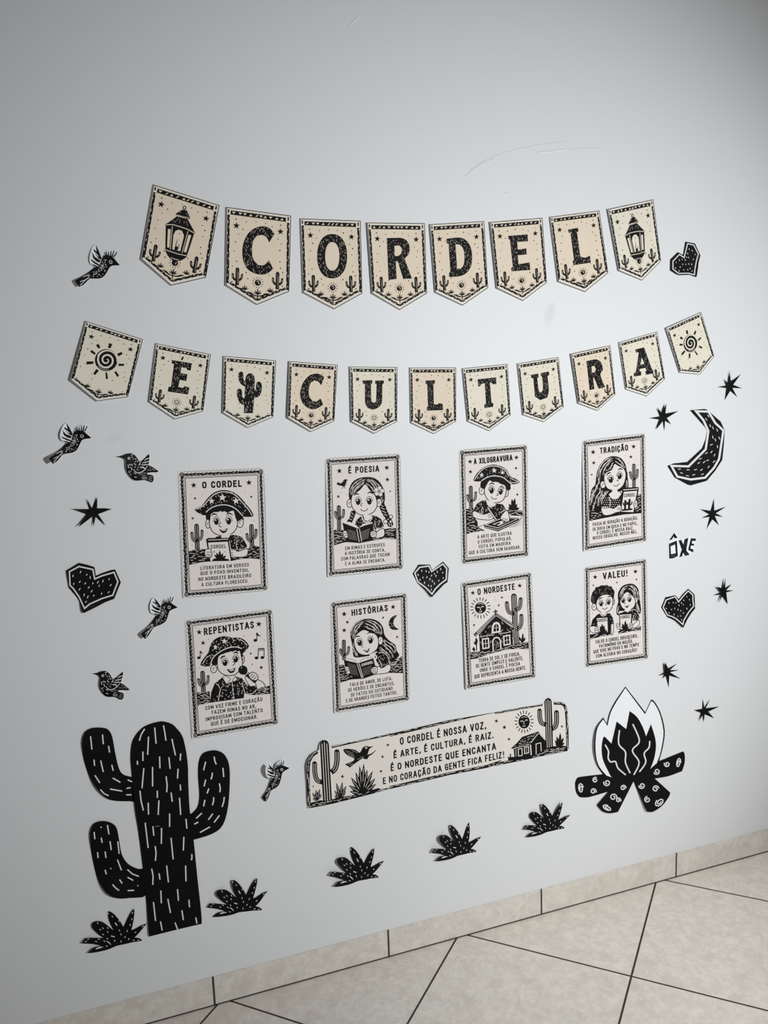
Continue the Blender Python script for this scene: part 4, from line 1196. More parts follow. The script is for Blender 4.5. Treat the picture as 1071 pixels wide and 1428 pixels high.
s.part = 'cactus_print#2'
s.map = br
big_cactus(s, [(722, 130), (735, 450), (740, 770)], [([(608, 255), (612, 350), (635, 420), (700, 445)], 62), ([(838, 278), (838, 400), (820, 470), (770, 500)], 66)], 100, 'strip')
s.part = 'sun_print'
s.disc((398, 405), 78, ink, 20, ry=92)
for k in range(18):
    a = k * math.pi / 9 + .1
    s.line((398 + 92 * math.cos(a), 405 + 108 * math.sin(a)), (398 + 130 * math.cos(a), 405 + 155 * math.sin(a)), 13, ink)
s.stroke([(350, 400), (368, 392), (385, 402)], 10, 'strip')
s.stroke([(412, 388), (430, 378), (448, 384)], 10, 'strip')
s.stroke([(398, 395), (392, 430), (405, 436)], 6, 'strip')
s.stroke([(378, 460), (398, 466), (415, 455)], 8, 'strip')
s.stroke([(360, 350), (400, 335), (440, 345)], 5, 'strip')
s.part = 'house_print'
s.poly([(215, 770), (300, 690), (370, 610), (590, 535), (690, 650), (690, 840), (560, 860), (260, 885), (248, 770)], ink)
for pts, w in (([(255, 768), (470, 712)], 7), ([(490, 690), (590, 560)], 9), ([(600, 560), (690, 655)], 9), ([(485, 715), (495, 860)], 14), ([(255, 775), (262, 880)], 6), ([(285, 770), (290, 880)], 6)):
    s.stroke(pts, w, 'strip')
for L in ([(318, 775), (368, 765), (372, 860), (322, 872)], [(402, 750), (458, 740), (460, 825), (405, 838)]):
    s.stroke(L, 10, 'strip', closed=True)
s.stroke([(562, 850), (560, 705), (625, 690), (632, 835)], 10, 'strip')
s.line((430, 745), (432, 830), 5, 'strip')
s.flecks([(260, 750), (370, 625), (580, 550), (480, 700)], 26, 26, 5, -.3, 'strip')
s.part = 'agave_print#4'
leaf_fan(s, (880, 735), [(815, 655), (838, 605), (890, 555), (935, 620), (945, 690), (820, 700)], 36)
s.part = 'ground_print#2'
s.poly([(180, 900), (260, 880), (560, 850), (700, 760), (800, 735), (960, 730), (985, 780), (700, 845), (400, 905), (180, 940)], ink)
s.flecks([(230, 910), (560, 860), (700, 780), (960, 745), (975, 775), (700, 835), (400, 895)], 30, 36, 7, -.15, 'strip', jitter=.15)
leaf_fan(s, (210, 900), [(170, 880), (215, 830), (245, 880)], 20)
o = s.build('verse_banner', OUTL, 'strip', lift=[(430, 1060, 7, 60), (435, 1122, 4, 40), (790, 1010, 3, 60)], rim='white', grid=12)
tag(o, 'long cut-out paper banner with a four-line verse between two printed cacti', 'paper banner')
# ------------------------------------------------------------------ eight printed posters
VH = 1.5434                                                            # height of the inner frame over its width
def poster_sheet(frame, corners, seed):
    P = frame(corners)
    s = Sheet(seed)
    s.map_outline = lambda o: o
    s.uv = homography([(0, 0), (1, 0), (1, VH), (0, VH)], P)
    s.zoom = frame
    m = .100
    k = .03
    def rect(o, r=0.0):
        a, b, c, d = -o, -o, 1 + o, VH + o
        if not r:
            return [(a, b), (c, b), (c, d), (a, d)]
        out = []
        for cx, cy, t0 in ((c - r, b + r, -.5), (c - r, d - r, 0), (a + r, d - r, .5), (a + r, b + r, 1)):
            for i in range(4):
                t = (t0 + i / 6) * math.pi
                out.append((cx + r * math.cos(t), cy + r * math.sin(t)))
        return out
    s.outline = s.uv(rect(m, .03))
    s.map = s.uv
    ink = 'soft_ink'
    s.poly(rect(.03), 'poster')
    s.part = 'border'
    # scalloped line
    def side(p, q, n):
        p, q = np.array(p, float), np.array(q, float)
        d = (q - p) / np.hypot(*(q - p))
        nr = np.array([d[1], -d[0]])
        out = []
        for i in range(n):
            for j in range(5):
                t = (i + j / 5) / n
                out.append(p + (q - p) * t + nr * .016 * math.sin(math.pi * j / 5))
        return out
    o = .0765
    c0, c1, c2, c3 = (-o, -o), (1 + o, -o), (1 + o, VH + o), (-o, VH + o)
    r = .045
    pts = []
    for a, b, n in ((c0, c1, 17), (c1, c2, 26), (c2, c3, 17), (c3, c0, 26)):
        a, b = np.array(a), np.array(b)
        d = (b - a) / np.hypot(*(b - a))
        pts += side(a + d * r, b - d * r, n)
        nr = np.array([d[1], -d[0]])
        for j in range(4):
            t = j / 4 * math.pi / 2
            ctr = b - d * r - nr * r
            pts.append(ctr + (d * math.sin(t) + nr * math.cos(t)) * r * 1.22)
    s.stroke(pts, .0058, 'grey', closed=True)
    # twisted band
    o = .046
    for p, q, n in (((-o, -o), (1 + o, -o), 21), ((1 + o, -o), (1 + o, VH + o), 31), ((1 + o, VH + o), (-o, VH + o), 21), ((-o, VH + o), (-o, -o), 31)):
        p, q = np.array(p), np.array(q)
        d = (q - p) / np.hypot(*(q - p))
        nr = np.array([d[1], -d[0]])
        s.line(p, q, .033, ink)
        for i in range(n):
            c = p + (q - p) * (i + .5) / n + nr * .004 * s.rnd.uniform(-1, 1)
            s.disc(c, .0225, ink, 8)
            l = s.rnd.uniform(.009, .018)
            w = s.rnd.uniform(.004, .0075)
            f = c + nr * s.rnd.uniform(-.010, .010) + d * .01
            s.stroke([f - d * l, f, f + d * l], w, 'poster', taper=[.3, 1, .3])
    for x in (-o, 1 + o):
        for y in (-o, VH + o):
            s.disc((x, y), .030, ink, 12)
            s.ring((x, y), .015, .005, 'poster', 8)
    s.stroke(rect(.0155), .0055, ink, closed=True)
    s.stroke(rect(0), .0085, ink, closed=True)
    s.part = ''
    s.map = frame
    return s

def poster(name_label, s, title, captions, lift, tw=.25, cw=.215):
    s.part = 'title'
    t, p0, p1, h = title
    s.text(t, p0, p1, h, tw, up=s.upv, gap=.3, space=.52)
    s.part = 'caption'
    for t, p0, p1, h in captions:
        s.text(t, p0, p1, h, cw, up=s.upv)
    o = s.build('cordel_poster', s.outline, 'poster_rim', lift=lift, rim='white', grid=14, gap=.15, thick=.25)
    tag(o, name_label, 'poster', 'poetry posters in two rows')

INK, SKIN = 'soft_ink', 'poster'
def skin(s, pts, w=8, n=3, closed=True):
    L = smooth(pts, n)
    s.poly(L, SKIN)
    s.stroke(L, w, INK, closed=True)
def eye(s, c, rx, ry, look=(0, 0), lid=1.3):
    s.disc((c[0], c[1] - ry * .12), rx * lid, SKIN, 14, ry=ry * lid)
    s.ring((c[0], c[1] - ry * .12), rx * lid, 6, INK, 14, ry=ry * lid, a0=math.pi * .95, a1=math.pi * 2.05)
    s.disc(c, rx, INK, 14, ry=ry)
    s.disc((c[0] - rx * .3 + look[0], c[1] - ry * .42 + look[1]), rx * .3, SKIN, 8, ry=ry * .24)
def brow(s, pts, w=16):
    s.stroke(pts, w, INK, taper=[.3, 1, .5], curve=4)
def ear(s, c, rx, ry):
    L = [(c[0] + rx * math.cos(a), c[1] + ry * math.sin(a)) for a in np.arange(10) * math.pi / 5]
    skin(s, L, 8, 2)
    s.stroke([(c[0] + rx * .4, c[1] - ry * .4), (c[0] - rx * .3, c[1] - ry * .1), (c[0] + rx * .1, c[1] + ry * .3)], 6, INK, curve=3)
def fingers(s, *lines):
    for p, q in lines:
        s.stroke([p, q], 7, INK)
def inkshape(s, pts, n=3, fl=0, L=18, w=5, ang=None, jit=.5):
    S = smooth(pts, n) if n else np.array(pts, float)
    s.poly(S, INK)
    if fl:
        s.flecks(S, fl, L, w, ang, SKIN, jitter=jit)
    return S
def white(s, pts, w=7, curve=4, taper=None):
    s.stroke(pts, w, SKIN, curve=curve, taper=taper)
def small_cactus(s, trunk, arms, w, aw):
    big_cactus(s, trunk, [(a, aw) for a in arms], w, 'poster', lines=2)
def stars(s, L, mat=INK):
    for x, y, r in L:
        s.star((x, y), r, mat, rot=s.rnd.uniform(-.12, .12))
def specks(s, L, r=5):
    for x, y in L:
        s.disc((x, y), r, 'grey', 5)
def strands(s, hair, lines, w=6):
    for l in lines:                                      # finer broken lines between the long ones
        A = smooth(l, 4, False)
        for k in range(1, len(A) - 2, 3):
            o = np.array([s.rnd.uniform(8, 15) * s.rnd.choice((-1, 1)), s.rnd.uniform(-4, 4)])
            s.stroke([A[k] + o, A[k + 1] + o, A[k + 2] + o], w * .7, SKIN, taper=[.3, 1, .3])
    for l in lines:
        s.stroke(l, w, SKIN, curve=4, taper=[.2, 1, 1, .2])

def ground(s, polys, fl, ang=0.0):
    for k, p in enumerate(polys):
        s.part = 'picture/ground_print#%d' % k
        s.poly(p, INK)
        s.flecks(p, fl[k], 34, 6, ang, SKIN, jitter=.25)

# 1 boy holding a booklet ------------------------------------------------
Z = zoomed(240, 645, 7.321)
s = poster_sheet(Z, [(135, 160), (872, 128), (912, 1248), (183, 1310)], 61)
s.upv = (-.03, -1)
stars(s, [(220, 232, 33), (785, 205, 33), (235, 366, 18), (808, 350, 17), (210, 570, 18)])
specks(s, [(195, 325), (312, 322), (745, 300), (835, 597), (355, 718), (697, 707), (270, 770), (750, 680), (205, 840)])
s.part = 'picture/cactus_print#1'
small_cactus(s, [(250, 648), (258, 890)], [[(202, 722), (207, 765), (222, 795), (250, 802)], [(305, 700), (304, 745), (290, 780), (256, 790)]], 48, 32)
s.part = 'picture/cactus_print#2'
small_cactus(s, [(810, 650), (816, 870)], [[(765, 735), (769, 770), (785, 795), (812, 802)], [(857, 692), (855, 735), (842, 765), (815, 775)]], 46, 32)
s.part = 'picture/ground_print'
ground(s, [[(170, 900), (215, 893), (260, 880), (340, 885), (400, 1010), (300, 1018), (176, 1046)], [(760, 880), (800, 862), (850, 848), (892, 860), (896, 988), (800, 975), (700, 982), (600, 1005), (590, 960), (740, 960)]], [24, 22], -.08)
s.poly([(176, 1046), (260, 1022), (340, 1012), (440, 1008), (610, 1005), (700, 985), (800, 978), (896, 988), (896, 970), (600, 985), (300, 1000)], INK)
s.part = 'picture/boy_print'
inkshape(s, [(345, 520), (352, 600), (375, 640), (700, 600), (725, 560), (690, 470), (520, 430), (400, 460)], 2)
ear(s, (366, 625), 24, 46)
ear(s, (694, 612), 34, 52)
skin(s, [(385, 525), (380, 600), (388, 660), (422, 715), (480, 742), (545, 747), (605, 730), (650, 685), (668, 620), (655, 565), (640, 520), (630, 490), (600, 492), (562, 506), (520, 487), (470, 500), (420, 505)], 9)
inkshape(s, [(380, 540), (360, 500), (430, 450), (520, 435), (620, 460), (690, 510), (718, 575), (665, 605), (645, 560), (632, 488), (600, 492), (562, 520), (545, 490), (510, 508), (490, 480), (465, 510), (440, 495), (395, 530), (388, 600), (372, 590)], 0)
hat = inkshape(s, [(228, 480), (300, 445), (345, 385), (400, 325), (460, 292), (530, 280), (600, 292), (660, 322), (712, 372), (770, 440), (815, 500), (830, 548), (770, 556), (705, 545), (640, 482), (560, 442), (500, 437), (430, 452), (375, 490), (345, 540), (285, 525)], 2, 48, 15, 5)
white(s, [(248, 478), (320, 442), (365, 388), (420, 333), (470, 308), (525, 298), (600, 310), (655, 340), (715, 405), (775, 475), (815, 535)], 8, 2)
white(s, [(345, 508), (400, 462), (470, 438), (540, 432), (612, 450), (672, 492), (722, 545)], 9, 2)
stars(s, [(403, 394, 34), (515, 358, 40), (652, 392, 38)], SKIN)
eye(s, (452, 602), 24, 36)
eye(s, (578, 598), 26, 37)
brow(s, [(400, 548), (425, 525), (462, 535)])
brow(s, [(552, 536), (585, 518), (618, 537)])
s.stroke([(500, 612), (478, 632), (485, 655), (505, 652)], 8, INK, curve=3)
inkshape(s, [(478, 678), (500, 686), (535, 685), (568, 668), (555, 706), (522, 722), (496, 706)], 2)
s.poly([(500, 690), (535, 690), (556, 680), (545, 696), (515, 698)], SKIN)
s.poly([(505, 742), (600, 735), (590, 790), (500, 790)], SKIN)
inkshape(s, [(430, 775), (455, 755), (500, 748), (505, 780), (440, 800)], 0)
inkshape(s, [(590, 745), (650, 740), (712, 762), (748, 815), (768, 868), (725, 888), (690, 898), (655, 912), (610, 905), (580, 800)], 2, 34, 14, 5)
white(s, [(680, 892), (730, 885), (768, 862)], 8)
white(s, [(665, 790), (655, 850), (672, 890)], 5)
skin(s, [(665, 905), (700, 900), (768, 878), (772, 930), (740, 962), (650, 966), (595, 962), (562, 925), (565, 892), (600, 880), (640, 888)], 8)
fingers(s, ((572, 905), (622, 893)), ((578, 930), (622, 920)), ((592, 952), (625, 942)))
L = [(345, 785), (365, 770), (580, 768), (592, 800), (605, 1003), (385, 1010)]
s.poly(L, INK)
s.poly([(368, 818), (568, 808), (598, 1000), (392, 1006)], SKIN)
s.stroke([(365, 792), (575, 782)], 6, SKIN)
s.stroke([(585, 800), (600, 900)], 6, SKIN)
s.text('CORDEL', (397, 880), (548, 874), 40, .22, up=(-.03, -1))
leaf_fan(s, (490, 1000), [(415, 985), (430, 940), (485, 895), (520, 925), (552, 950), (560, 985), (450, 920)], 26)
s.stroke([(410, 1000), (580, 992)], 16, INK)
stars(s, [(430, 912, 12), (540, 912, 8)])
skin(s, [(333, 905), (358, 882), (395, 888), (406, 925), (402, 960), (372, 972), (338, 948)], 8)
fingers(s, ((350, 915), (398, 915)), ((350, 938), (395, 940)), ((362, 958), (392, 958)))
poster('poster of a starry-hatted boy holding a booklet, first in the upper row',
       s, ('O CORDEL', (315, 267), (705, 250), 74), [('LITERATURA EM VERSOS', (292, 1099), (780, 1063), 40), ('QUE O POVO INVENTOU,', (293, 1151), (780, 1117), 39), ('NO NORDESTE BRASILEIRO', (272, 1213), (806, 1171), 40), ('A CULTURA FLORESCEU.', (303, 1266), (775, 1227), 39)],
       [(258, 832, 2, 60), (370, 655, 1, 50)])

# 2 girl with plaits reading ----------------------------------------------
Z = zoomed(445, 625, 7.717)
s = poster_sheet(Z, [(133, 175), (812, 130), (842, 1243), (160, 1313)], 62)
s.upv = (-.03, -1)
stars(s, [(218, 245, 33), (728, 210, 31), (735, 338, 27), (207, 520, 21), (765, 464, 14)])
specks(s, [(330, 300), (660, 300), (700, 520), (770, 565), (765, 615), (300, 500), (235, 480)])
s.part = 'picture/bird_print'
inkshape(s, [(188, 385), (205, 365), (238, 378), (262, 345), (285, 332), (310, 345), (295, 360), (290, 395), (265, 412), (240, 405), (212, 402)], 2, 4, 12, 4)
s.line((258, 410), (250, 438), 8, INK)
s.line((272, 408), (276, 432), 8, INK)
s.part = 'picture/cactus_print'
small_cactus(s, [(212, 635), (216, 880)], [[(176, 690), (180, 725), (192, 750), (214, 757)], [(264, 668), (262, 715), (250, 742), (216, 752)]], 44, 30)
s.part = 'picture/ground_print'
ground(s, [[(158, 882), (210, 870), (260, 880), (290, 970), (350, 1000), (250, 1020), (162, 1046)], [(700, 872), (780, 857), (828, 862), (830, 980), (760, 975), (690, 975), (590, 992), (560, 960), (690, 950)]], [24, 18], -.05)
s.poly([(162, 1046), (280, 1010), (440, 1022), (590, 992), (560, 960), (300, 980)], INK)
s.part = 'picture/girl_print'
for x, y, r in ((365, 700, 30), (355, 735, 28), (345, 765, 26), (330, 790, 30)):
    s.disc((x, y), r, INK, 10)
for p in ([(345, 690), (370, 715)], [(335, 725), (365, 745)], [(325, 760), (355, 770)]):
    s.stroke(p, 5, SKIN)
for x, y, r in ((672, 610, 36), (688, 645, 36), (702, 680, 34), (718, 712, 32), (738, 745, 30), (755, 785, 32), (765, 815, 34)):
    s.disc((x, y), r, INK, 12)
for p in ([(655, 600), (690, 630)], [(668, 640), (705, 660)], [(680, 675), (720, 695)], [(700, 710), (735, 725)], [(745, 800), (760, 835)], [(770, 800), (780, 835)]):
    s.stroke(p, 6, SKIN)
inkshape(s, [(318, 500), (325, 430), (360, 365), (420, 325), (500, 310), (580, 316), (640, 352), (682, 412), (705, 480), (708, 560), (690, 600), (640, 610), (360, 600), (330, 560)], 3)
ear(s, (328, 595), 28, 44)
ear(s, (646, 586), 28, 44)
skin(s, [(345, 570), (352, 520), (380, 488), (440, 446), (495, 385), (545, 445), (600, 505), (620, 560), (624, 620), (592, 680), (535, 715), (480, 722), (420, 706), (372, 660), (350, 615)], 9)
strands(s, None, [[(500, 330), (430, 370), (370, 430), (345, 500)], [(490, 350), (430, 400), (380, 450), (350, 510)], [(480, 372), (440, 410), (400, 445), (365, 480)], [(470, 325), (400, 360), (350, 420), (333, 480)],
                  [(510, 335), (570, 380), (600, 430), (615, 500)], [(520, 325), (590, 370), (625, 430), (640, 480)], [(505, 370), (550, 410), (590, 460), (610, 500)], [(560, 330), (620, 380), (660, 440), (685, 520)], [(660, 520), (675, 550), (682, 570), (680, 590)]], 6)
for k in range(5):
    a = k * 2 * math.pi / 5 - 1.4
    s.disc((645 + 33 * math.cos(a), 465 + 35 * math.sin(a)), 26, INK, 10)
    s.disc((645 + 33 * math.cos(a), 465 + 35 * math.sin(a)), 21, SKIN, 10)
s.disc((645, 465), 15, INK, 10)
s.disc((645, 465), 7, SKIN, 8)
eye(s, (420, 576), 26, 37)
eye(s, (541, 572), 26, 37)
brow(s, [(375, 512), (400, 490), (430, 500)])
brow(s, [(518, 490), (550, 474), (580, 492)])
s.stroke([(470, 590), (450, 606), (460, 630)], 8, INK, curve=3)
s.stroke([(445, 655), (462, 672), (485, 676), (508, 668), (525, 648)], 8, INK, curve=2)
s.poly([(480, 718), (545, 715), (560, 770), (475, 775)], SKIN)
inkshape(s, [(385, 820), (400, 775), (440, 740), (478, 728), (490, 775), (520, 785), (555, 760), (562, 722), (620, 732), (670, 765), (702, 850), (620, 872), (600, 880), (580, 810), (430, 860)], 0, 36, 13, 5)
white(s, [(460, 745), (485, 788), (520, 796), (555, 775), (568, 732)], 11)
white(s, [(600, 780), (605, 830), (620, 870)], 5)
white(s, [(620, 868), (665, 862), (702, 845)], 7)
skin(s, [(632, 890), (690, 862), (706, 905), (692, 952), (620, 966), (565, 958), (552, 920), (575, 892), (605, 888), (622, 905)], 8)
inkshape(s, [(250, 800), (420, 865), (582, 800), (588, 880), (560, 982), (440, 1022), (300, 990), (270, 905)], 0)
s.poly([(262, 798), (330, 792), (395, 828), (415, 856), (330, 822)], SKIN)
s.poly([(430, 856), (478, 812), (570, 795), (578, 808), (485, 832)], SKIN)
for k in range(6):
    s.stroke([(305 + k * 3, 880 + k * 18), (390 + k * 4, 902 + k * 17)], 5, SKIN, taper=[.4, 1, .4])
    s.stroke([(450, 905 + k * 16), (545 - k * 3, 870 + k * 18)], 5, SKIN, taper=[.4, 1, .4])
s.stroke([(405, 868), (432, 1008)], 7, SKIN)
s.stroke([(434, 868), (458, 1005)], 7, SKIN)
skin(s, [(258, 898), (290, 888), (308, 925), (310, 960), (285, 968), (262, 935)], 7)
fingers(s, ((270, 915), (305, 920)), ((275, 940), (308, 942)))
skin(s, [(552, 905), (590, 888), (612, 905), (615, 945), (590, 960), (558, 950)], 7)
fingers(s, ((560, 915), (600, 908)), ((562, 935), (602, 930)))
for c, r in (((715, 790), 27), ((772, 738), 24), ((770, 790), 20)):
    s.disc(c, r, INK, 10)
    s.disc(c, r - 8, SKIN, 10)
s.disc((742, 765), 15, INK, 8)
s.disc((742, 765), 7, SKIN, 8)
poster('poster of a girl with plaits and a hair flower reading, second in upper row',
       s, ('É POESIA', (322, 277), (642, 257), 76), [('EM RIMAS E ESTROFES', (285, 1099), (704, 1059), 41), ('A HISTÓRIA SE CONTA,', (280, 1153), (710, 1114), 40), ('COM PALAVRAS QUE TOCAM', (240, 1213), (757, 1162), 41), ('E A ALMA SE ENCANTA.', (285, 1263), (710, 1221), 40)],
       [(455, 720, 3, 70), (460, 803, 3, 60)])

# 3 boy carving a block ----------------------------------------------------
Z = zoomed(630, 610, 7.93)
s = poster_sheet(Z, [(143, 203), (778, 150), (795, 1258), (168, 1332)], 63)
s.upv = (-.04, -1)
stars(s, [(203, 268, 29), (715, 222, 29), (207, 380, 26), (710, 340, 20), (725, 632, 19)])
specks(s, [(190, 480), (265, 540), (725, 415), (690, 570), (300, 685), (650, 420), (180, 560)])
s.part = 'picture/cactus_print'
small_cactus(s, [(210, 555), (214, 800)], [[(175, 642), (180, 680), (192, 705), (212, 712)], [(264, 612), (262, 660), (250, 690), (216, 700)]], 44, 30)
s.part = 'picture/agave_print'
leaf_fan(s, (682, 805), [(620, 775), (630, 735), (665, 680), (698, 670), (722, 735), (748, 780), (715, 790)], 34)
s.part = 'picture/ground_print'
ground(s, [[(155, 792), (240, 780), (245, 880), (285, 930), (290, 990), (370, 1032), (250, 1045), (163, 1070)], [(600, 800), (780, 810), (785, 862), (650, 862)]], [30, 10], .05)
for k in range(6):
    s.stroke([(590 + k * 22, 1000 - k * 14), (690 + k * 15, 985 - k * 18), (780, 960 - k * 20)], 5, INK, taper=[.3, 1, .3])
s.stroke([(270, 1000), (365, 962)], 6, INK)
s.stroke([(650, 860), (782, 868)], 6, INK)
s.part = 'picture/boy_print'
inkshape(s, [(322, 490), (318, 560), (350, 590), (620, 600), (650, 530), (640, 480), (470, 425), (380, 440)], 2)
ear(s, (332, 590), 30, 44)
ear(s, (604, 612), 22, 44)
skin(s, [(365, 560), (380, 525), (418, 472), (455, 490), (500, 488), (545, 512), (590, 530), (602, 590), (590, 650), (560, 700), (500, 722), (440, 716), (392, 680), (362, 620)], 9)
inkshape(s, [(322, 500), (390, 440), (470, 428), (560, 445), (640, 510), (645, 560), (610, 585), (590, 530), (570, 500), (545, 515), (530, 480), (500, 498), (470, 470), (450, 495), (418, 465), (385, 530), (362, 575), (325, 560)], 0)
inkshape(s, [(238, 472), (262, 420), (312, 360), (380, 318), (460, 300), (540, 316), (610, 360), (645, 430), (700, 453), (752, 490), (722, 512), (660, 518), (620, 492), (560, 447), (470, 432), (390, 447), (330, 482), (272, 488)], 2, 40, 14, 5)
white(s, [(252, 468), (290, 410), (345, 350), (410, 322), (470, 316), (535, 330), (595, 366), (632, 430)], 8, 3)
white(s, [(330, 478), (395, 440), (470, 425), (560, 440), (618, 482), (660, 515)], 9, 3)
white(s, [(640, 445), (690, 470), (740, 490)], 6)
white(s, [(648, 500), (700, 500), (740, 492)], 6)
stars(s, [(330, 416, 26), (470, 366, 31), (560, 388, 26)], SKIN)
eye(s, (440, 586), 25, 37)
eye(s, (540, 600), 23, 35)
brow(s, [(413, 527), (440, 505), (472, 520)])
brow(s, [(528, 545), (556, 540), (582, 568)], 13)
s.stroke([(490, 642), (512, 636), (505, 612)], 8, INK, curve=3)
s.stroke([(435, 652), (448, 674), (470, 682), (500, 675)], 8, INK, curve=2)
s.poly([(390, 690), (470, 722), (470, 760), (400, 740)], SKIN)
inkshape(s, [(238, 810), (275, 735), (330, 700), (385, 690), (395, 735), (430, 762), (480, 745), (500, 730), (565, 740), (605, 800), (600, 830), (560, 860), (540, 905), (480, 920), (430, 860), (360, 850), (310, 830)], 0, 50, 14, 5)
white(s, [(385, 695), (398, 740), (435, 768), (482, 745)], 9)
white(s, [(345, 770), (330, 800), (335, 840)], 6)
white(s, [(520, 830), (560, 820), (605, 790)], 6)
inkshape(s, [(355, 968), (560, 878), (742, 890), (742, 930), (512, 1040), (360, 1000)], 0)
s.stroke([(372, 968), (560, 890), (728, 898), (510, 1000)], 6, SKIN, closed=True)
s.poly([(450, 960), (560, 920), (630, 925), (520, 975)], SKIN)
inkshape(s, [(470, 962), (520, 940), (545, 950), (500, 970)], 0)
inkshape(s, [(560, 935), (600, 925), (610, 932), (570, 948)], 0)
s.stroke([(362, 990), (512, 1022), (740, 920)], 5, SKIN)
skin(s, [(238, 815), (290, 828), (345, 852), (400, 838), (440, 825), (462, 870), (440, 908), (370, 912), (280, 900), (232, 868)], 8)
skin(s, [(548, 865), (605, 805), (630, 850), (638, 915), (605, 936), (545, 905)], 8)
fingers(s, ((395, 870), (430, 850)), ((405, 890), (445, 868)), ((560, 925), (570, 890)), ((585, 932), (592, 895)), ((610, 930), (612, 895)))
s.stroke([(392, 768), (420, 810), (505, 930)], 20, INK)
s.stroke([(396, 772), (422, 812), (498, 918)], 9, SKIN)
poster('poster of a boy in a starred cap carving a block, third in the upper row',
       s, ('A XILOGRAVURA', (250, 302), (667, 258), 72), [('A ARTE QUE ILUSTRA', (287, 1122), (660, 1079), 43), ('O CORDEL POPULAR,', (290, 1177), (660, 1134), 42), ('FEITA EM MADEIRA', (303, 1230), (650, 1188), 42), ('QUE A CULTURA VEM GUARDAR.', (195, 1297), (757, 1232), 42)],
       [])

# 4 girl with long wavy hair ------------------------------------------------
Z = zoomed(800, 595, 7.936)
s = poster_sheet(Z, [(152, 215), (738, 143), (755, 1215), (170, 1305)], 64)
s.upv = (-.04, -1)
stars(s, [(215, 282, 31), (663, 220, 29), (222, 400, 25), (633, 335, 23), (200, 531, 15)])
specks(s, [(290, 340), (570, 322), (610, 400), (690, 360), (225, 580), (640, 640), (710, 420)])
s.part = 'picture/cactus_print'
small_cactus(s, [(666, 428), (668, 690)], [[(626, 508), (632, 545), (645, 572), (668, 582)], [(706, 482), (704, 530), (695, 562), (670, 575)]], 40, 30)
s.part = 'picture/ground_print'
ground(s, [[(168, 830), (300, 830), (315, 935), (340, 980), (420, 978), (515, 945), (560, 968), (400, 1000), (172, 1044)], [(712, 752), (746, 745), (750, 958), (655, 955)]], [34, 16], -.15)
s.poly([(172, 1044), (400, 1000), (560, 972), (750, 958), (750, 935), (520, 945), (330, 975)], INK)
s.part = 'picture/girl_print'
inkshape(s, [(180, 790), (200, 690), (238, 640), (250, 540), (272, 460), (320, 382), (390, 336), (450, 326), (520, 346), (570, 410), (586, 480), (600, 570), (606, 675), (560, 700), (500, 720), (430, 720), (390, 750), (340, 790), (300, 860), (290, 930), (220, 950), (175, 910)], 3)
strands(s, None, [[(440, 345), (360, 400), (300, 490), (285, 600)], [(430, 370), (380, 410), (340, 470), (320, 540)], [(420, 340), (340, 380), (285, 460), (268, 560)], [(440, 390), (420, 430), (400, 460), (370, 490)], [(460, 345), (510, 370), (545, 410), (560, 460)], [(460, 380), (500, 410), (540, 440), (565, 490)],
                  [(300, 660), (290, 720), (250, 780), (235, 850)], [(260, 640), (240, 700), (215, 760), (205, 840)], [(320, 700), (310, 740), (280, 800), (260, 880)], [(230, 690), (210, 740), (195, 800), (190, 870)], [(360, 710), (340, 750), (310, 790), (290, 840)], [(390, 710), (370, 730), (350, 750), (330, 770)], [(290, 560), (280, 610), (262, 650), (245, 700)], [(240, 830), (225, 870), (215, 900), (205, 935)], [(580, 590), (590, 620), (592, 650), (588, 680)]], 7)
ear(s, (324, 642), 30, 40)
skin(s, [(335, 560), (357, 508), (420, 475), (450, 410), (492, 430), (552, 460), (578, 520), (568, 600), (540, 660), (482, 702), (420, 702), (372, 682), (345, 630)], 9)
s.ring((582, 530), 12, 7, INK, 10, ry=34, a0=-1.6, a1=1.6)
eye(s, (410, 588), 26, 36)
eye(s, (509, 548), 24, 35)
brow(s, [(360, 543), (385, 515), (414, 508)])
brow(s, [(488, 482), (515, 464), (540, 478)])
s.stroke([(472, 590), (492, 602), (490, 574)], 7, INK, curve=3)
s.stroke([(442, 644), (458, 658), (478, 656), (508, 628)], 8, INK, curve=2)
s.poly([(425, 702), (485, 700), (485, 750), (430, 760)], SKIN)
inkshape(s, [(300, 885), (312, 800), (345, 760), (400, 740), (440, 785), (480, 780), (515, 718), (540, 740), (530, 870), (440, 905), (400, 892)], 0)
for x in range(330, 520, 24):
    for y in range(790, 890, 24):
        s.disc((x + (y // 24 % 2) * 11, y), 5, SKIN, 6)
s.stroke([(398, 742), (425, 782), (455, 790), (485, 780), (518, 735)], 24, SKIN, curve=3)
s.stroke([(386, 752), (418, 796), (455, 805), (492, 794), (528, 748)], 5, INK, curve=3)
white(s, [(390, 780), (405, 830), (400, 885)], 7)
white(s, [(308, 860), (320, 800), (350, 765)], 6)
s.poly([(515, 948), (538, 688), (540, 675), (718, 668), (722, 690), (672, 955)], INK)
s.poly([(524, 940), (556, 722), (702, 710), (660, 945)], SKIN)
s.stroke([(548, 700), (712, 688)], 8, SKIN)
s.text('CORDEL', (560, 782), (682, 774), 42, .22, up=(.03, -1))
for a in ([(572, 812), (568, 915)], [(620, 800), (612, 915)]):
    s.stroke(a, 24, INK)
s.stroke([(548, 840), (552, 865), (570, 875)], 13, INK)
s.stroke([(592, 830), (590, 855), (572, 868)], 13, INK)
s.stroke([(600, 835), (602, 865), (615, 872)], 13, INK)
s.stroke([(645, 825), (642, 855), (618, 868)], 13, INK)
s.stroke([(535, 925), (650, 912)], 20, INK)
skin(s, [(310, 895), (350, 902), (400, 895), (445, 905), (500, 865), (528, 888), (524, 935), (470, 950), (400, 978), (335, 978), (308, 935)], 8)
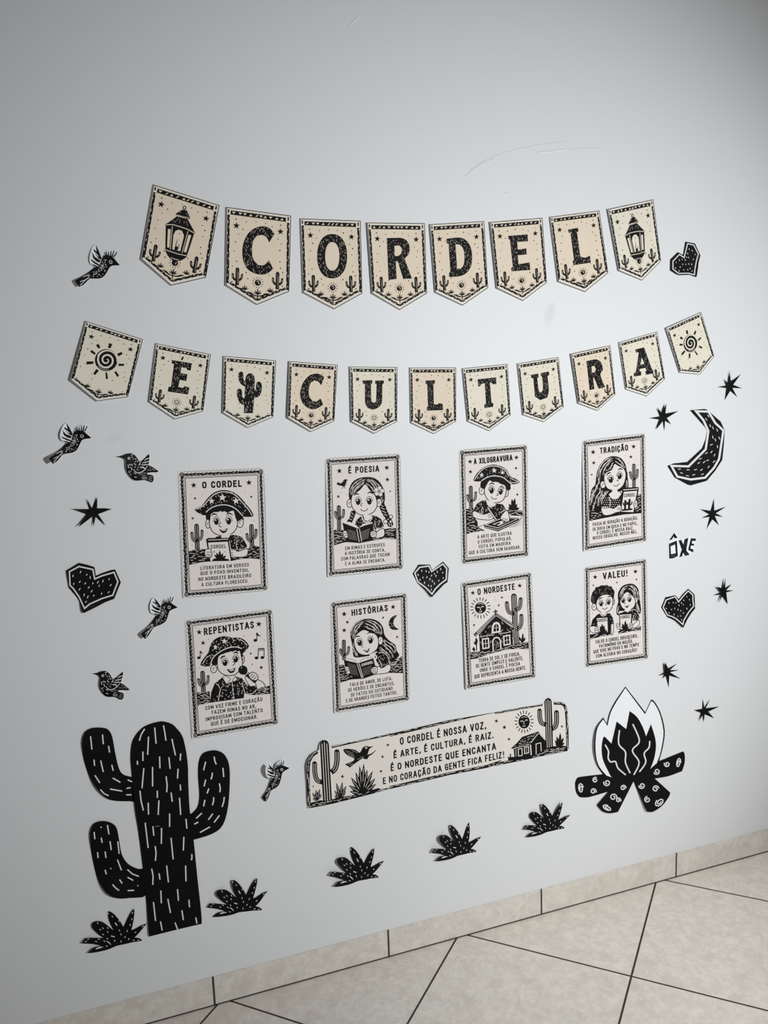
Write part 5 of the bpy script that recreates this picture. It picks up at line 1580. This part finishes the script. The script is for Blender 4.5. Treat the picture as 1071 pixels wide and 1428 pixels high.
fingers(s, ((480, 900), (525, 898)), ((480, 918), (522, 916)))
skin(s, [(672, 830), (698, 815), (708, 850), (706, 880), (682, 900), (664, 870)], 7)
fingers(s, ((672, 850), (705, 845)), ((672, 870), (704, 865)))
poster('poster of a girl with long wavy hair showing a booklet, last in the upper row',
       s, ('TRADIÇÃO', (297, 304), (598, 268), 74), [('PASSA DE GERAÇÃO A GERAÇÃO,', (215, 1104), (705, 1030), 41), ('DE BOCA EM BOCA E NO PAPEL,', (215, 1157), (707, 1086), 41), ('O CORDEL É NOSSA RAIZ,', (260, 1198), (660, 1141), 41), ('NOSSO ORGULHO, NOSSO MEL.', (215, 1254), (705, 1180), 41)],
       [(815, 690, 5, 60), (819, 766, 4, 50)])

# 5 singer with microphone --------------------------------------------------
Z = zoomed(250, 840, 7.324)
s = poster_sheet(Z, [(135, 240), (888, 140), (945, 1195), (202, 1320)], 65)
s.upv = (-.07, -1)
stars(s, [(203, 305, 31), (812, 222, 33), (243, 415, 27), (837, 665, 23)])
s.star((730, 522), 18, INK, k=4, inner=.35)
s.star((745, 632), 11, INK, k=4, inner=.35)
specks(s, [(205, 670), (660, 345), (755, 450), (870, 385), (860, 740), (300, 380), (170, 260)], 6)
s.part = 'picture/music_note_print#1'
s.disc((777, 388), 20, INK, 10, ry=16)
s.line((793, 388), (790, 312), 9, INK)
s.stroke([(790, 312), (805, 335), (830, 345)], 16, INK, taper=[1.2, 1, .3], curve=3)
s.part = 'picture/music_note_print#2'
s.disc((788, 568), 20, INK, 10, ry=16)
s.disc((848, 564), 20, INK, 10, ry=16)
s.line((804, 568), (808, 470), 9, INK)
s.line((865, 564), (866, 470), 9, INK)
s.stroke([(804, 482), (870, 478)], 26, INK)
s.stroke([(808, 484), (866, 480)], 5, SKIN)
s.part = 'picture/music_note_print#3'
s.disc((200, 566), 19, INK, 10, ry=15)
s.line((215, 566), (212, 498), 9, INK)
s.stroke([(212, 500), (226, 512), (238, 530)], 14, INK, taper=[1.2, 1, .3], curve=3)
s.part = 'picture/cactus_print'
small_cactus(s, [(238, 722), (248, 930)], [[(198, 790), (204, 825), (218, 845), (244, 852)], [(296, 758), (294, 800), (282, 826), (246, 838)]], 48, 31)
s.part = 'picture/ground_print'
ground(s, [[(178, 922), (310, 908), (320, 1022), (190, 1054)], [(790, 885), (860, 862), (926, 850), (932, 932), (850, 942), (770, 946)]], [26, 16], -.1)
s.part = 'picture/boy_print'
inkshape(s, [(315, 1026), (325, 920), (360, 830), (440, 765), (570, 755), (640, 775), (690, 840), (790, 850), (798, 900), (770, 948), (700, 942), (665, 922), (660, 978), (500, 1000)], 0, 80, 14, 6)
white(s, [(400, 1005), (410, 930), (425, 880)], 7)
white(s, [(640, 820), (655, 870), (668, 920)], 6)
white(s, [(690, 930), (740, 935), (790, 890)], 6)
white(s, [(375, 830), (400, 850), (415, 880)], 6)
s.poly([(455, 745), (575, 740), (560, 790), (540, 810), (490, 830)], SKIN)
skin(s, [(440, 768), (470, 748), (500, 765), (525, 785), (482, 838)], 6, 1)
skin(s, [(540, 802), (562, 770), (572, 752), (592, 790), (560, 812)], 6, 1)
for p in ((543, 845), (548, 890), (553, 935), (556, 972)):
    s.disc(p, 8, SKIN, 8)
s.stroke([(538, 800), (560, 995)], 4, SKIN)
inkshape(s, [(320, 610), (345, 645), (390, 640), (650, 560), (650, 500), (560, 450), (400, 500)], 0)
ear(s, (352, 680), 32, 40)
ear(s, (652, 582), 14, 38)
skin(s, [(395, 562), (432, 528), (500, 505), (560, 492), (615, 490), (636, 560), (645, 640), (612, 700), (560, 742), (480, 745), (420, 716), (390, 660)], 9)
inkshape(s, [(318, 610), (400, 510), (480, 470), (560, 455), (640, 475), (648, 530), (632, 548), (618, 492), (590, 505), (575, 485), (545, 508), (525, 488), (500, 515), (480, 500), (455, 530), (432, 520), (395, 560), (385, 640), (350, 640)], 0)
inkshape(s, [(215, 642), (250, 570), (298, 510), (312, 450), (352, 385), (412, 352), (480, 345), (545, 362), (605, 358), (662, 380), (712, 440), (690, 482), (650, 518), (632, 472), (560, 460), (480, 472), (402, 522), (342, 572), (312, 652)], 2, 60, 15, 6)
white(s, [(322, 625), (348, 562), (420, 502), (500, 465), (580, 455), (640, 472)], 9, 3)
white(s, [(235, 632), (275, 570), (320, 540)], 6)
white(s, [(590, 372), (650, 395), (695, 440)], 6)
white(s, [(540, 365), (555, 390), (545, 410)], 4)
stars(s, [(370, 456, 27), (460, 396, 31)], SKIN)
eye(s, (467, 618), 26, 33)
eye(s, (577, 582), 25, 33)
brow(s, [(418, 582), (440, 556), (472, 548)], 18)
brow(s, [(550, 522), (578, 510), (604, 524)], 18)
s.stroke([(545, 603), (568, 622), (545, 646)], 8, INK, curve=3)
inkshape(s, [(488, 678), (530, 688), (572, 666), (562, 710), (526, 724), (500, 706)], 2)
s.poly([(502, 688), (530, 694), (560, 680), (556, 696), (525, 704)], SKIN)
skin(s, [(672, 770), (700, 760), (760, 800), (785, 845), (745, 858), (715, 850)], 7)
s.stroke([(668, 712), (785, 812)], 46, INK)
s.stroke([(690, 718), (725, 748)], 6, SKIN)
s.disc((650, 692), 48, INK, 16)
s.ring((660, 704), 40, 5, SKIN, 10, a0=.2, a1=1.4)
s.stroke([(632, 672), (640, 662)], 5, SKIN)
skin(s, [(708, 742), (745, 712), (792, 735), (806, 775), (775, 800), (730, 782)], 8)
fingers(s, ((722, 760), (752, 728)), ((738, 775), (772, 742)), ((758, 788), (790, 760)))
s.stroke([(800, 788), (845, 810), (872, 840), (880, 872)], 8, INK, curve=4)
s.part = 'picture/ground_print'
s.stroke([(880, 872), (875, 910)], 5, SKIN)
poster('poster of a boy singing into a microphone among music notes',
       s, ('REPENTISTAS', (260, 340), (758, 268), 80), [('COM VOZ FIRME E CORAÇÃO', (270, 1102), (847, 1010), 43), ('FAZEM RIMAS NO AR,', (337, 1146), (783, 1080), 42), ('IMPROVISAM COM TALENTO', (273, 1217), (850, 1122), 43), ('QUE É DE EMOCIONAR.', (328, 1262), (798, 1188), 42)],
       [(268, 1028, 2, 60)])

# 6 girl reading at night ----------------------------------------------------
Z = zoomed(452, 820, 7.936)
s = poster_sheet(Z, [(140, 215), (852, 125), (882, 1195), (182, 1310)], 66)
s.upv = (-.06, -1)
stars(s, [(222, 288, 33), (763, 210, 31), (257, 378, 23), (222, 468, 29), (653, 328, 18), (808, 542, 19)])
specks(s, [(745, 505), (700, 470), (290, 340), (190, 540), (830, 640)])
s.part = 'picture/moon_print'
inkshape(s, [(812, 300), (765, 310), (725, 350), (714, 400), (732, 445), (770, 465), (828, 456), (792, 436), (768, 400), (775, 345)], 2, 12, 12, 4)
s.part = 'picture/cactus_print'
small_cactus(s, [(218, 592), (222, 800)], [[(182, 685), (187, 720), (200, 740), (220, 747)], [(272, 658), (268, 705), (256, 728), (222, 738)]], 44, 31)
s.part = 'picture/ground_print'
ground(s, [[(166, 852), (220, 850), (245, 945), (300, 985), (430, 1006), (300, 1012), (180, 1048)], [(735, 810), (790, 785), (862, 755), (872, 942), (720, 940)]], [26, 26], -.1)
s.poly([(180, 1048), (300, 1008), (430, 1006), (560, 960), (720, 940), (872, 942), (872, 925), (540, 945), (300, 985)], INK)
s.part = 'picture/girl_print'
inkshape(s, [(288, 520), (302, 450), (350, 382), (430, 346), (520, 340), (600, 370), (650, 430), (670, 520), (720, 580), (790, 632), (802, 690), (832, 742), (795, 785), (740, 815), (700, 780), (640, 720), (560, 740), (370, 770), (322, 745), (312, 640)], 3)
strands(s, None, [[(440, 365), (370, 410), (330, 470), (312, 560)], [(430, 390), (390, 420), (350, 480), (335, 540)], [(430, 352), (350, 395), (310, 460), (302, 530)], [(450, 360), (530, 390), (590, 440), (620, 520)], [(450, 385), (520, 420), (570, 460), (600, 500)], [(470, 350), (560, 375), (620, 430), (645, 510)], [(440, 420), (490, 445), (540, 465), (580, 500)],
                  [(640, 560), (680, 620), (740, 660), (770, 720)], [(640, 620), (690, 660), (740, 710), (770, 770)], [(660, 570), (720, 610), (775, 650), (795, 710)], [(620, 650), (650, 680), (700, 720), (740, 780)], [(325, 600), (325, 650), (335, 700), (350, 750)], [(345, 690), (355, 720), (365, 740), (375, 755)], [(610, 680), (640, 700), (680, 740), (720, 790)]], 7)
ear(s, (624, 582), 27, 46)
skin(s, [(330, 572), (350, 522), (430, 462), (500, 482), (570, 512), (600, 570), (596, 650), (560, 702), (490, 738), (420, 738), (372, 710), (340, 650)], 9)
s.ring((326, 625), 10, 6, INK, 8, ry=34, a0=1.6, a1=4.7)
eye(s, (393, 606), 26, 35)
eye(s, (514, 582), 25, 35)
brow(s, [(343, 553), (365, 534), (398, 536)])
brow(s, [(473, 508), (508, 490), (543, 502)])
s.stroke([(430, 615), (412, 640), (432, 656)], 8, INK, curve=3)
inkshape(s, [(433, 680), (470, 690), (503, 660), (492, 704), (466, 714)], 2)
s.poly([(448, 686), (470, 694), (492, 676), (484, 692), (468, 700)], SKIN)
s.poly([(500, 735), (585, 700), (590, 760), (520, 770)], SKIN)
inkshape(s, [(558, 738), (600, 706), (680, 718), (728, 780), (722, 842), (640, 882), (600, 845), (570, 790)], 2, 26, 12, 5)
white(s, [(600, 712), (665, 722), (712, 770), (722, 835)], 6)
white(s, [(605, 790), (625, 830), (640, 875)], 5)
white(s, [(560, 735), (580, 760), (570, 790)], 14)
white(s, [(735, 855), (790, 830), (835, 765)], 6)
skin(s, [(545, 875), (610, 868), (640, 886), (720, 842), (738, 895), (695, 940), (600, 952), (550, 950), (514, 912)], 8)
inkshape(s, [(218, 795), (375, 832), (548, 775), (572, 865), (540, 960), (430, 1006), (275, 972), (228, 860)], 0)
s.poly([(228, 790), (265, 762), (320, 775), (365, 812), (372, 828), (300, 805)], SKIN)
s.poly([(380, 825), (410, 785), (470, 762), (538, 760), (545, 772), (440, 805)], SKIN)
s.stroke([(245, 780), (310, 790), (360, 818)], 4, INK)
s.stroke([(395, 808), (450, 778), (535, 766)], 4, INK)
for k in range(7):
    s.stroke([(258 + k * 5, 835 + k * 18), (350 + k * 5, 860 + k * 18)], 5, SKIN, taper=[.3, 1, .3])
for k in range(5):
    s.stroke([(425 + k * 2, 895 + k * 18), (525 - k * 2, 862 + k * 18)], 5, SKIN, taper=[.3, 1, .3])
s.stroke([(365, 838), (418, 1000)], 7, SKIN)
s.stroke([(388, 838), (432, 995)], 7, SKIN)
s.text('CORDEL', (418, 868), (540, 832), 30, .2, 'poster', up=(-.06, -1))
s.stroke([(548, 780), (570, 862)], 6, SKIN)
skin(s, [(230, 880), (262, 868), (282, 905), (290, 940), (262, 948), (238, 915)], 7)
fingers(s, ((240, 895), (278, 898)), ((245, 918), (285, 918)))
skin(s, [(514, 905), (555, 872), (590, 885), (580, 940), (545, 950)], 7)
fingers(s, ((525, 900), (575, 890)), ((525, 918), (575, 912)), ((538, 935), (575, 930)))
poster('poster of a long-haired girl reading under a printed crescent moon',
       s, ('HISTÓRIAS', (312, 313), (700, 258), 77), [('FALA DE AMOR, DE LUTA,', (292, 1092), (752, 1020), 43), ('DE HERÓIS E DE ENCANTOS,', (270, 1152), (777, 1075), 43), ('DE FATOS DO COTIDIANO', (300, 1206), (757, 1130), 42), ('E DE GRANDES FEITOS TANTOS.', (247, 1270), (807, 1175), 43)],
       [(466, 995, 3, 60)])

# 7 chapel -------------------------------------------------------------------
Z = zoomed(635, 790, 7.933)
s = poster_sheet(Z, [(130, 232), (785, 132), (830, 1180), (180, 1288)], 67)
s.upv = (-.05, -1)
stars(s, [(193, 292, 29), (712, 212, 29), (515, 343, 18), (480, 430, 17), (207, 648, 18)])
specks(s, [(435, 340), (437, 370), (525, 495), (765, 590), (190, 740), (605, 560), (770, 690)])
s.part = 'picture/sun_print'
s.disc((278, 458), 63, INK, 18)
for k in range(18):
    a = k * math.pi / 9 + .12
    s.stroke([(278 + 78 * math.cos(a), 458 + 80 * math.sin(a)), (278 + 112 * math.cos(a), 458 + 118 * math.sin(a))], 12, INK, taper=[.7, 1])
s.stroke([(240, 455), (256, 448), (270, 458)], 8, SKIN)
s.stroke([(288, 450), (302, 440), (316, 446)], 8, SKIN)
s.stroke([(280, 450), (274, 480), (286, 484)], 5, SKIN)
s.stroke([(262, 500), (280, 505), (296, 494)], 7, SKIN)
s.stroke([(250, 418), (280, 408), (312, 420)], 5, SKIN)
s.part = 'picture/cactus_print'
big_cactus(s, [(648, 330), (660, 600), (682, 870)], [([(570, 405), (575, 460), (598, 508), (655, 522)], 44), ([(722, 362), (718, 425), (702, 465), (660, 482)], 44), ([(730, 545), (730, 620), (712, 675), (670, 695)], 44)], 64, 'poster')
s.part = 'picture/chapel_print'
s.poly([(258, 755), (448, 545), (650, 690), (640, 872), (430, 938), (268, 948)], INK)
s.flecks([(270, 750), (450, 560), (640, 690), (640, 850), (430, 925), (275, 935)], 60, 24, 4, 1.5, SKIN, jitter=.4)
s.stroke([(212, 765), (450, 530), (692, 685)], 34, INK)
s.stroke([(222, 762), (450, 542), (682, 690)], 5, SKIN)
s.stroke([(240, 730), (448, 520), (680, 668)], 5, SKIN)
s.stroke([(258, 765), (268, 942)], 7, SKIN)
s.stroke([(640, 700), (640, 860)], 5, SKIN)
s.stroke([(275, 778), (330, 768), (418, 757)], 6, SKIN)
s.stroke([(480, 745), (550, 735), (615, 722)], 6, SKIN)
s.poly([(402, 742), (404, 660), (428, 622), (455, 612), (482, 622), (500, 655), (500, 728)], SKIN)
s.poly([(422, 722), (424, 665), (440, 640), (456, 634), (472, 642), (482, 665), (482, 712)], INK)
s.stroke([(424, 682), (482, 674)], 5, SKIN)
s.stroke([(453, 636), (454, 716)], 5, SKIN)
for L in ([(300, 802), (366, 796), (370, 898), (306, 908)], [(535, 772), (600, 760), (606, 858), (540, 870)]):
    s.poly(L, INK)
    s.stroke(L, 13, SKIN, closed=True)
    m = np.array(L, float)
    s.stroke([(m[0] + m[1]) / 2, (m[2] + m[3]) / 2], 5, SKIN)
    s.stroke([(m[0] + m[3]) / 2, (m[1] + m[2]) / 2], 5, SKIN)
s.poly([(420, 938), (414, 825), (430, 795), (455, 783), (485, 795), (500, 825), (504, 920)], INK)
s.stroke([(420, 938), (414, 825), (430, 795), (455, 783), (485, 795), (500, 825), (504, 920)], 13, SKIN)
s.flecks([(430, 925), (428, 830), (455, 800), (488, 830), (492, 915)], 10, 24, 4, 1.5, SKIN, jitter=.4)
s.line((443, 476), (446, 532), 13, INK)
s.line((418, 502), (470, 494), 13, INK)
s.part = 'picture/shrub_print#1'
s.stroke([(230, 790), (236, 930)], 12, INK)
leaf_fan(s, (232, 870), [(205, 830), (228, 785), (240, 800)], 22)
leaf_fan(s, (205, 935), [(190, 900), (205, 885), (220, 910)], 18)
s.part = 'picture/shrub_print#2'
leaf_fan(s, (742, 842), [(705, 780), (748, 735), (775, 785), (720, 800)], 24)
s.part = 'picture/ground_print'
ground(s, [[(163, 946), (270, 940), (430, 932), (640, 862), (720, 842), (808, 835), (813, 916), (700, 910), (560, 922), (400, 962), (240, 1018), (170, 1028)]], [60], -.12)
poster('poster of a small chapel beside a big cactus, third in the lower row',
       s, ('O NORDESTE', (252, 320), (653, 260), 77), [('TERRA DE SOL E DE FORÇA,', (262, 1065), (714, 985), 45), ('DE GENTE SIMPLES E VALENTE,', (232, 1124), (748, 1035), 45), ('ONDE O CORDEL É POESIA', (275, 1172), (714, 1095), 44), ('QUE REPRESENTA A NOSSA GENTE.', (215, 1242), (780, 1140), 45)],
       [(648, 870, 4, 70), (650, 960, 6, 70)])

# 8 two children -------------------------------------------------------------
Z = zoomed(805, 770, 8.4)
s = poster_sheet(Z, [(140, 232), (755, 145), (775, 1195), (150, 1283)], 68)
s.upv = (-.04, -1)
stars(s, [(210, 292, 31), (682, 227, 31), (188, 388, 15), (694, 320, 16), (465, 356, 15)])
specks(s, [(460, 430), (180, 715), (435, 665), (440, 935), (730, 370), (425, 720), (300, 350)])
s.part = 'picture/ground_print'
ground(s, [[(143, 965), (235, 952), (408, 958), (400, 972), (300, 985), (148, 1022)], [(478, 925), (640, 905), (745, 865), (748, 918), (640, 925), (483, 958)]], [10, 10], -.1)
s.part = 'picture/boy_print'
hair = inkshape(s, [(158, 545), (178, 470), (205, 440), (215, 412), (250, 405), (280, 388), (315, 390), (345, 383), (372, 398), (402, 402), (415, 430), (435, 455), (432, 510), (415, 545), (300, 560), (225, 620), (190, 612), (165, 585)], 3)
for k in range(40):
    a, b = s.rnd.uniform(170, 425), s.rnd.uniform(400, 600)
    if inside(np.array([(a, b), (a + 12, b), (a - 12, b), (a, b + 12)]), [hair]).all():
        t = s.rnd.uniform(0, 6)
        s.ring((a, b), 10, 4, 'grey', 6, a0=t, a1=t + 3.6)
ear(s, (198, 642), 28, 40)
ear(s, (425, 578), 12, 36)
skin(s, [(222, 605), (240, 550), (285, 507), (340, 494), (390, 507), (416, 548), (416, 610), (395, 670), (340, 706), (282, 706), (236, 670)], 9)
eye(s, (279, 606), 22, 30)
eye(s, (366, 588), 21, 30)
brow(s, [(250, 562), (270, 540), (298, 534)], 14)
brow(s, [(353, 527), (375, 517), (395, 530)], 14)
s.stroke([(325, 600), (342, 612), (328, 625)], 7, INK, curve=3)
s.stroke([(293, 654), (310, 668), (332, 666), (356, 648)], 8, INK, curve=2)
s.poly([(275, 705), (335, 703), (340, 735), (280, 745)], SKIN)
inkshape(s, [(155, 870), (178, 790), (235, 730), (272, 716), (300, 740), (345, 716), (385, 715), (418, 770), (430, 835), (392, 850), (392, 962), (240, 966), (215, 880)], 0, 30, 13, 5)
white(s, [(268, 722), (300, 750), (345, 722)], 8)
skin(s, [(150, 872), (212, 868), (244, 890), (242, 938), (182, 946), (148, 912)], 7)
skin(s, [(396, 845), (426, 848), (422, 945), (402, 966)], 7, 2)
s.poly([(218, 768), (232, 755), (385, 748), (392, 940), (366, 948), (240, 958)], INK)
s.poly([(228, 775), (352, 766), (358, 935), (250, 946)], SKIN)
s.text('CORDEL', (236, 824), (350, 809), 40, .22, up=(-.03, -1))
leaf_fan(s, (297, 930), [(258, 900), (265, 865), (290, 838), (318, 860), (335, 900)], 26)
s.stroke([(252, 938), (350, 926)], 18, INK)
skin(s, [(205, 890), (238, 875), (248, 905), (244, 940), (212, 935)], 6)
fingers(s, ((210, 900), (242, 895)), ((210, 918), (242, 914)))
s.part = 'picture/girl_print'
inkshape(s, [(474, 520), (485, 460), (530, 396), (600, 370), (662, 376), (710, 422), (726, 500), (738, 590), (748, 690), (728, 725), (690, 700), (500, 690), (488, 740), (458, 720), (463, 640), (480, 580)], 3)
strands(s, None, [[(590, 390), (540, 420), (510, 470), (495, 530)], [(580, 420), (545, 445), (525, 480), (510, 520)], [(600, 388), (650, 420), (680, 470), (690, 540)], [(600, 420), (640, 445), (660, 480), (675, 520)], [(630, 385), (680, 420), (705, 480), (712, 560)], [(700, 590), (712, 630), (722, 660), (728, 700)], [(480, 630), (475, 660), (474, 690), (478, 715)], [(690, 610), (700, 640), (708, 670), (712, 700)]], 7)
ear(s, (686, 562), 22, 36)
skin(s, [(500, 590), (512, 535), (580, 464), (642, 506), (680, 560), (672, 630), (632, 668), (580, 673), (530, 656)], 9)
eye(s, (537, 570), 21, 28)
eye(s, (612, 558), 20, 28)
brow(s, [(500, 530), (518, 514), (545, 516)], 10)
brow(s, [(592, 505), (612, 498), (632, 508)], 10)
s.stroke([(566, 585), (552, 602), (566, 608)], 6, INK, curve=3)
inkshape(s, [(553, 630), (580, 634), (603, 616), (596, 644), (575, 652)], 2)
s.poly([(555, 668), (630, 665), (620, 700), (560, 705)], SKIN)
inkshape(s, [(490, 735), (520, 700), (560, 688), (590, 705), (640, 672), (700, 690), (732, 760), (705, 800), (655, 805), (640, 735)], 0, 22, 12, 5)
white(s, [(640, 672), (690, 680), (730, 745)], 6)
white(s, [(655, 740), (665, 780), (680, 805)], 5)
white(s, [(510, 712), (550, 690), (575, 690)], 6)
skin(s, [(622, 845), (655, 850), (718, 790), (728, 845), (690, 880), (645, 888), (622, 875)], 7)
s.poly([(488, 725), (500, 712), (640, 706), (648, 722), (638, 920), (498, 925)], INK)
s.poly([(500, 735), (632, 726), (624, 908), (508, 915)], SKIN)
s.text('CORDEL', (510, 784), (622, 771), 40, .22, up=(.02, -1))
leaf_fan(s, (560, 905), [(515, 870), (525, 835), (565, 798), (590, 835), (605, 870)], 26)
s.stroke([(508, 912), (620, 900)], 16, INK)
skin(s, [(462, 838), (488, 832), (502, 870), (500, 895), (478, 905), (460, 875)], 6)
fingers(s, ((466, 855), (498, 855)), ((466, 875), (500, 873)))
skin(s, [(612, 840), (640, 832), (650, 865), (640, 888), (618, 880)], 6)
fingers(s, ((618, 852), (645, 848)), ((618, 868), (645, 864)))
poster('poster of a curly-haired boy and a girl each holding a booklet',
       s, ('VALEU!', (308, 323), (583, 288), 86), [('SALVE O CORDEL BRASILEIRO,', (218, 1074), (706, 1000), 45), ('PATRIMÔNIO DA NAÇÃO,', (260, 1124), (648, 1062), 44), ('QUE VIVE NO POVO E NO TEMPO', (193, 1190), (719, 1103), 45), ('COM ALEGRIA NO CORAÇÃO!', (222, 1240), (697, 1166), 44)],
       [])
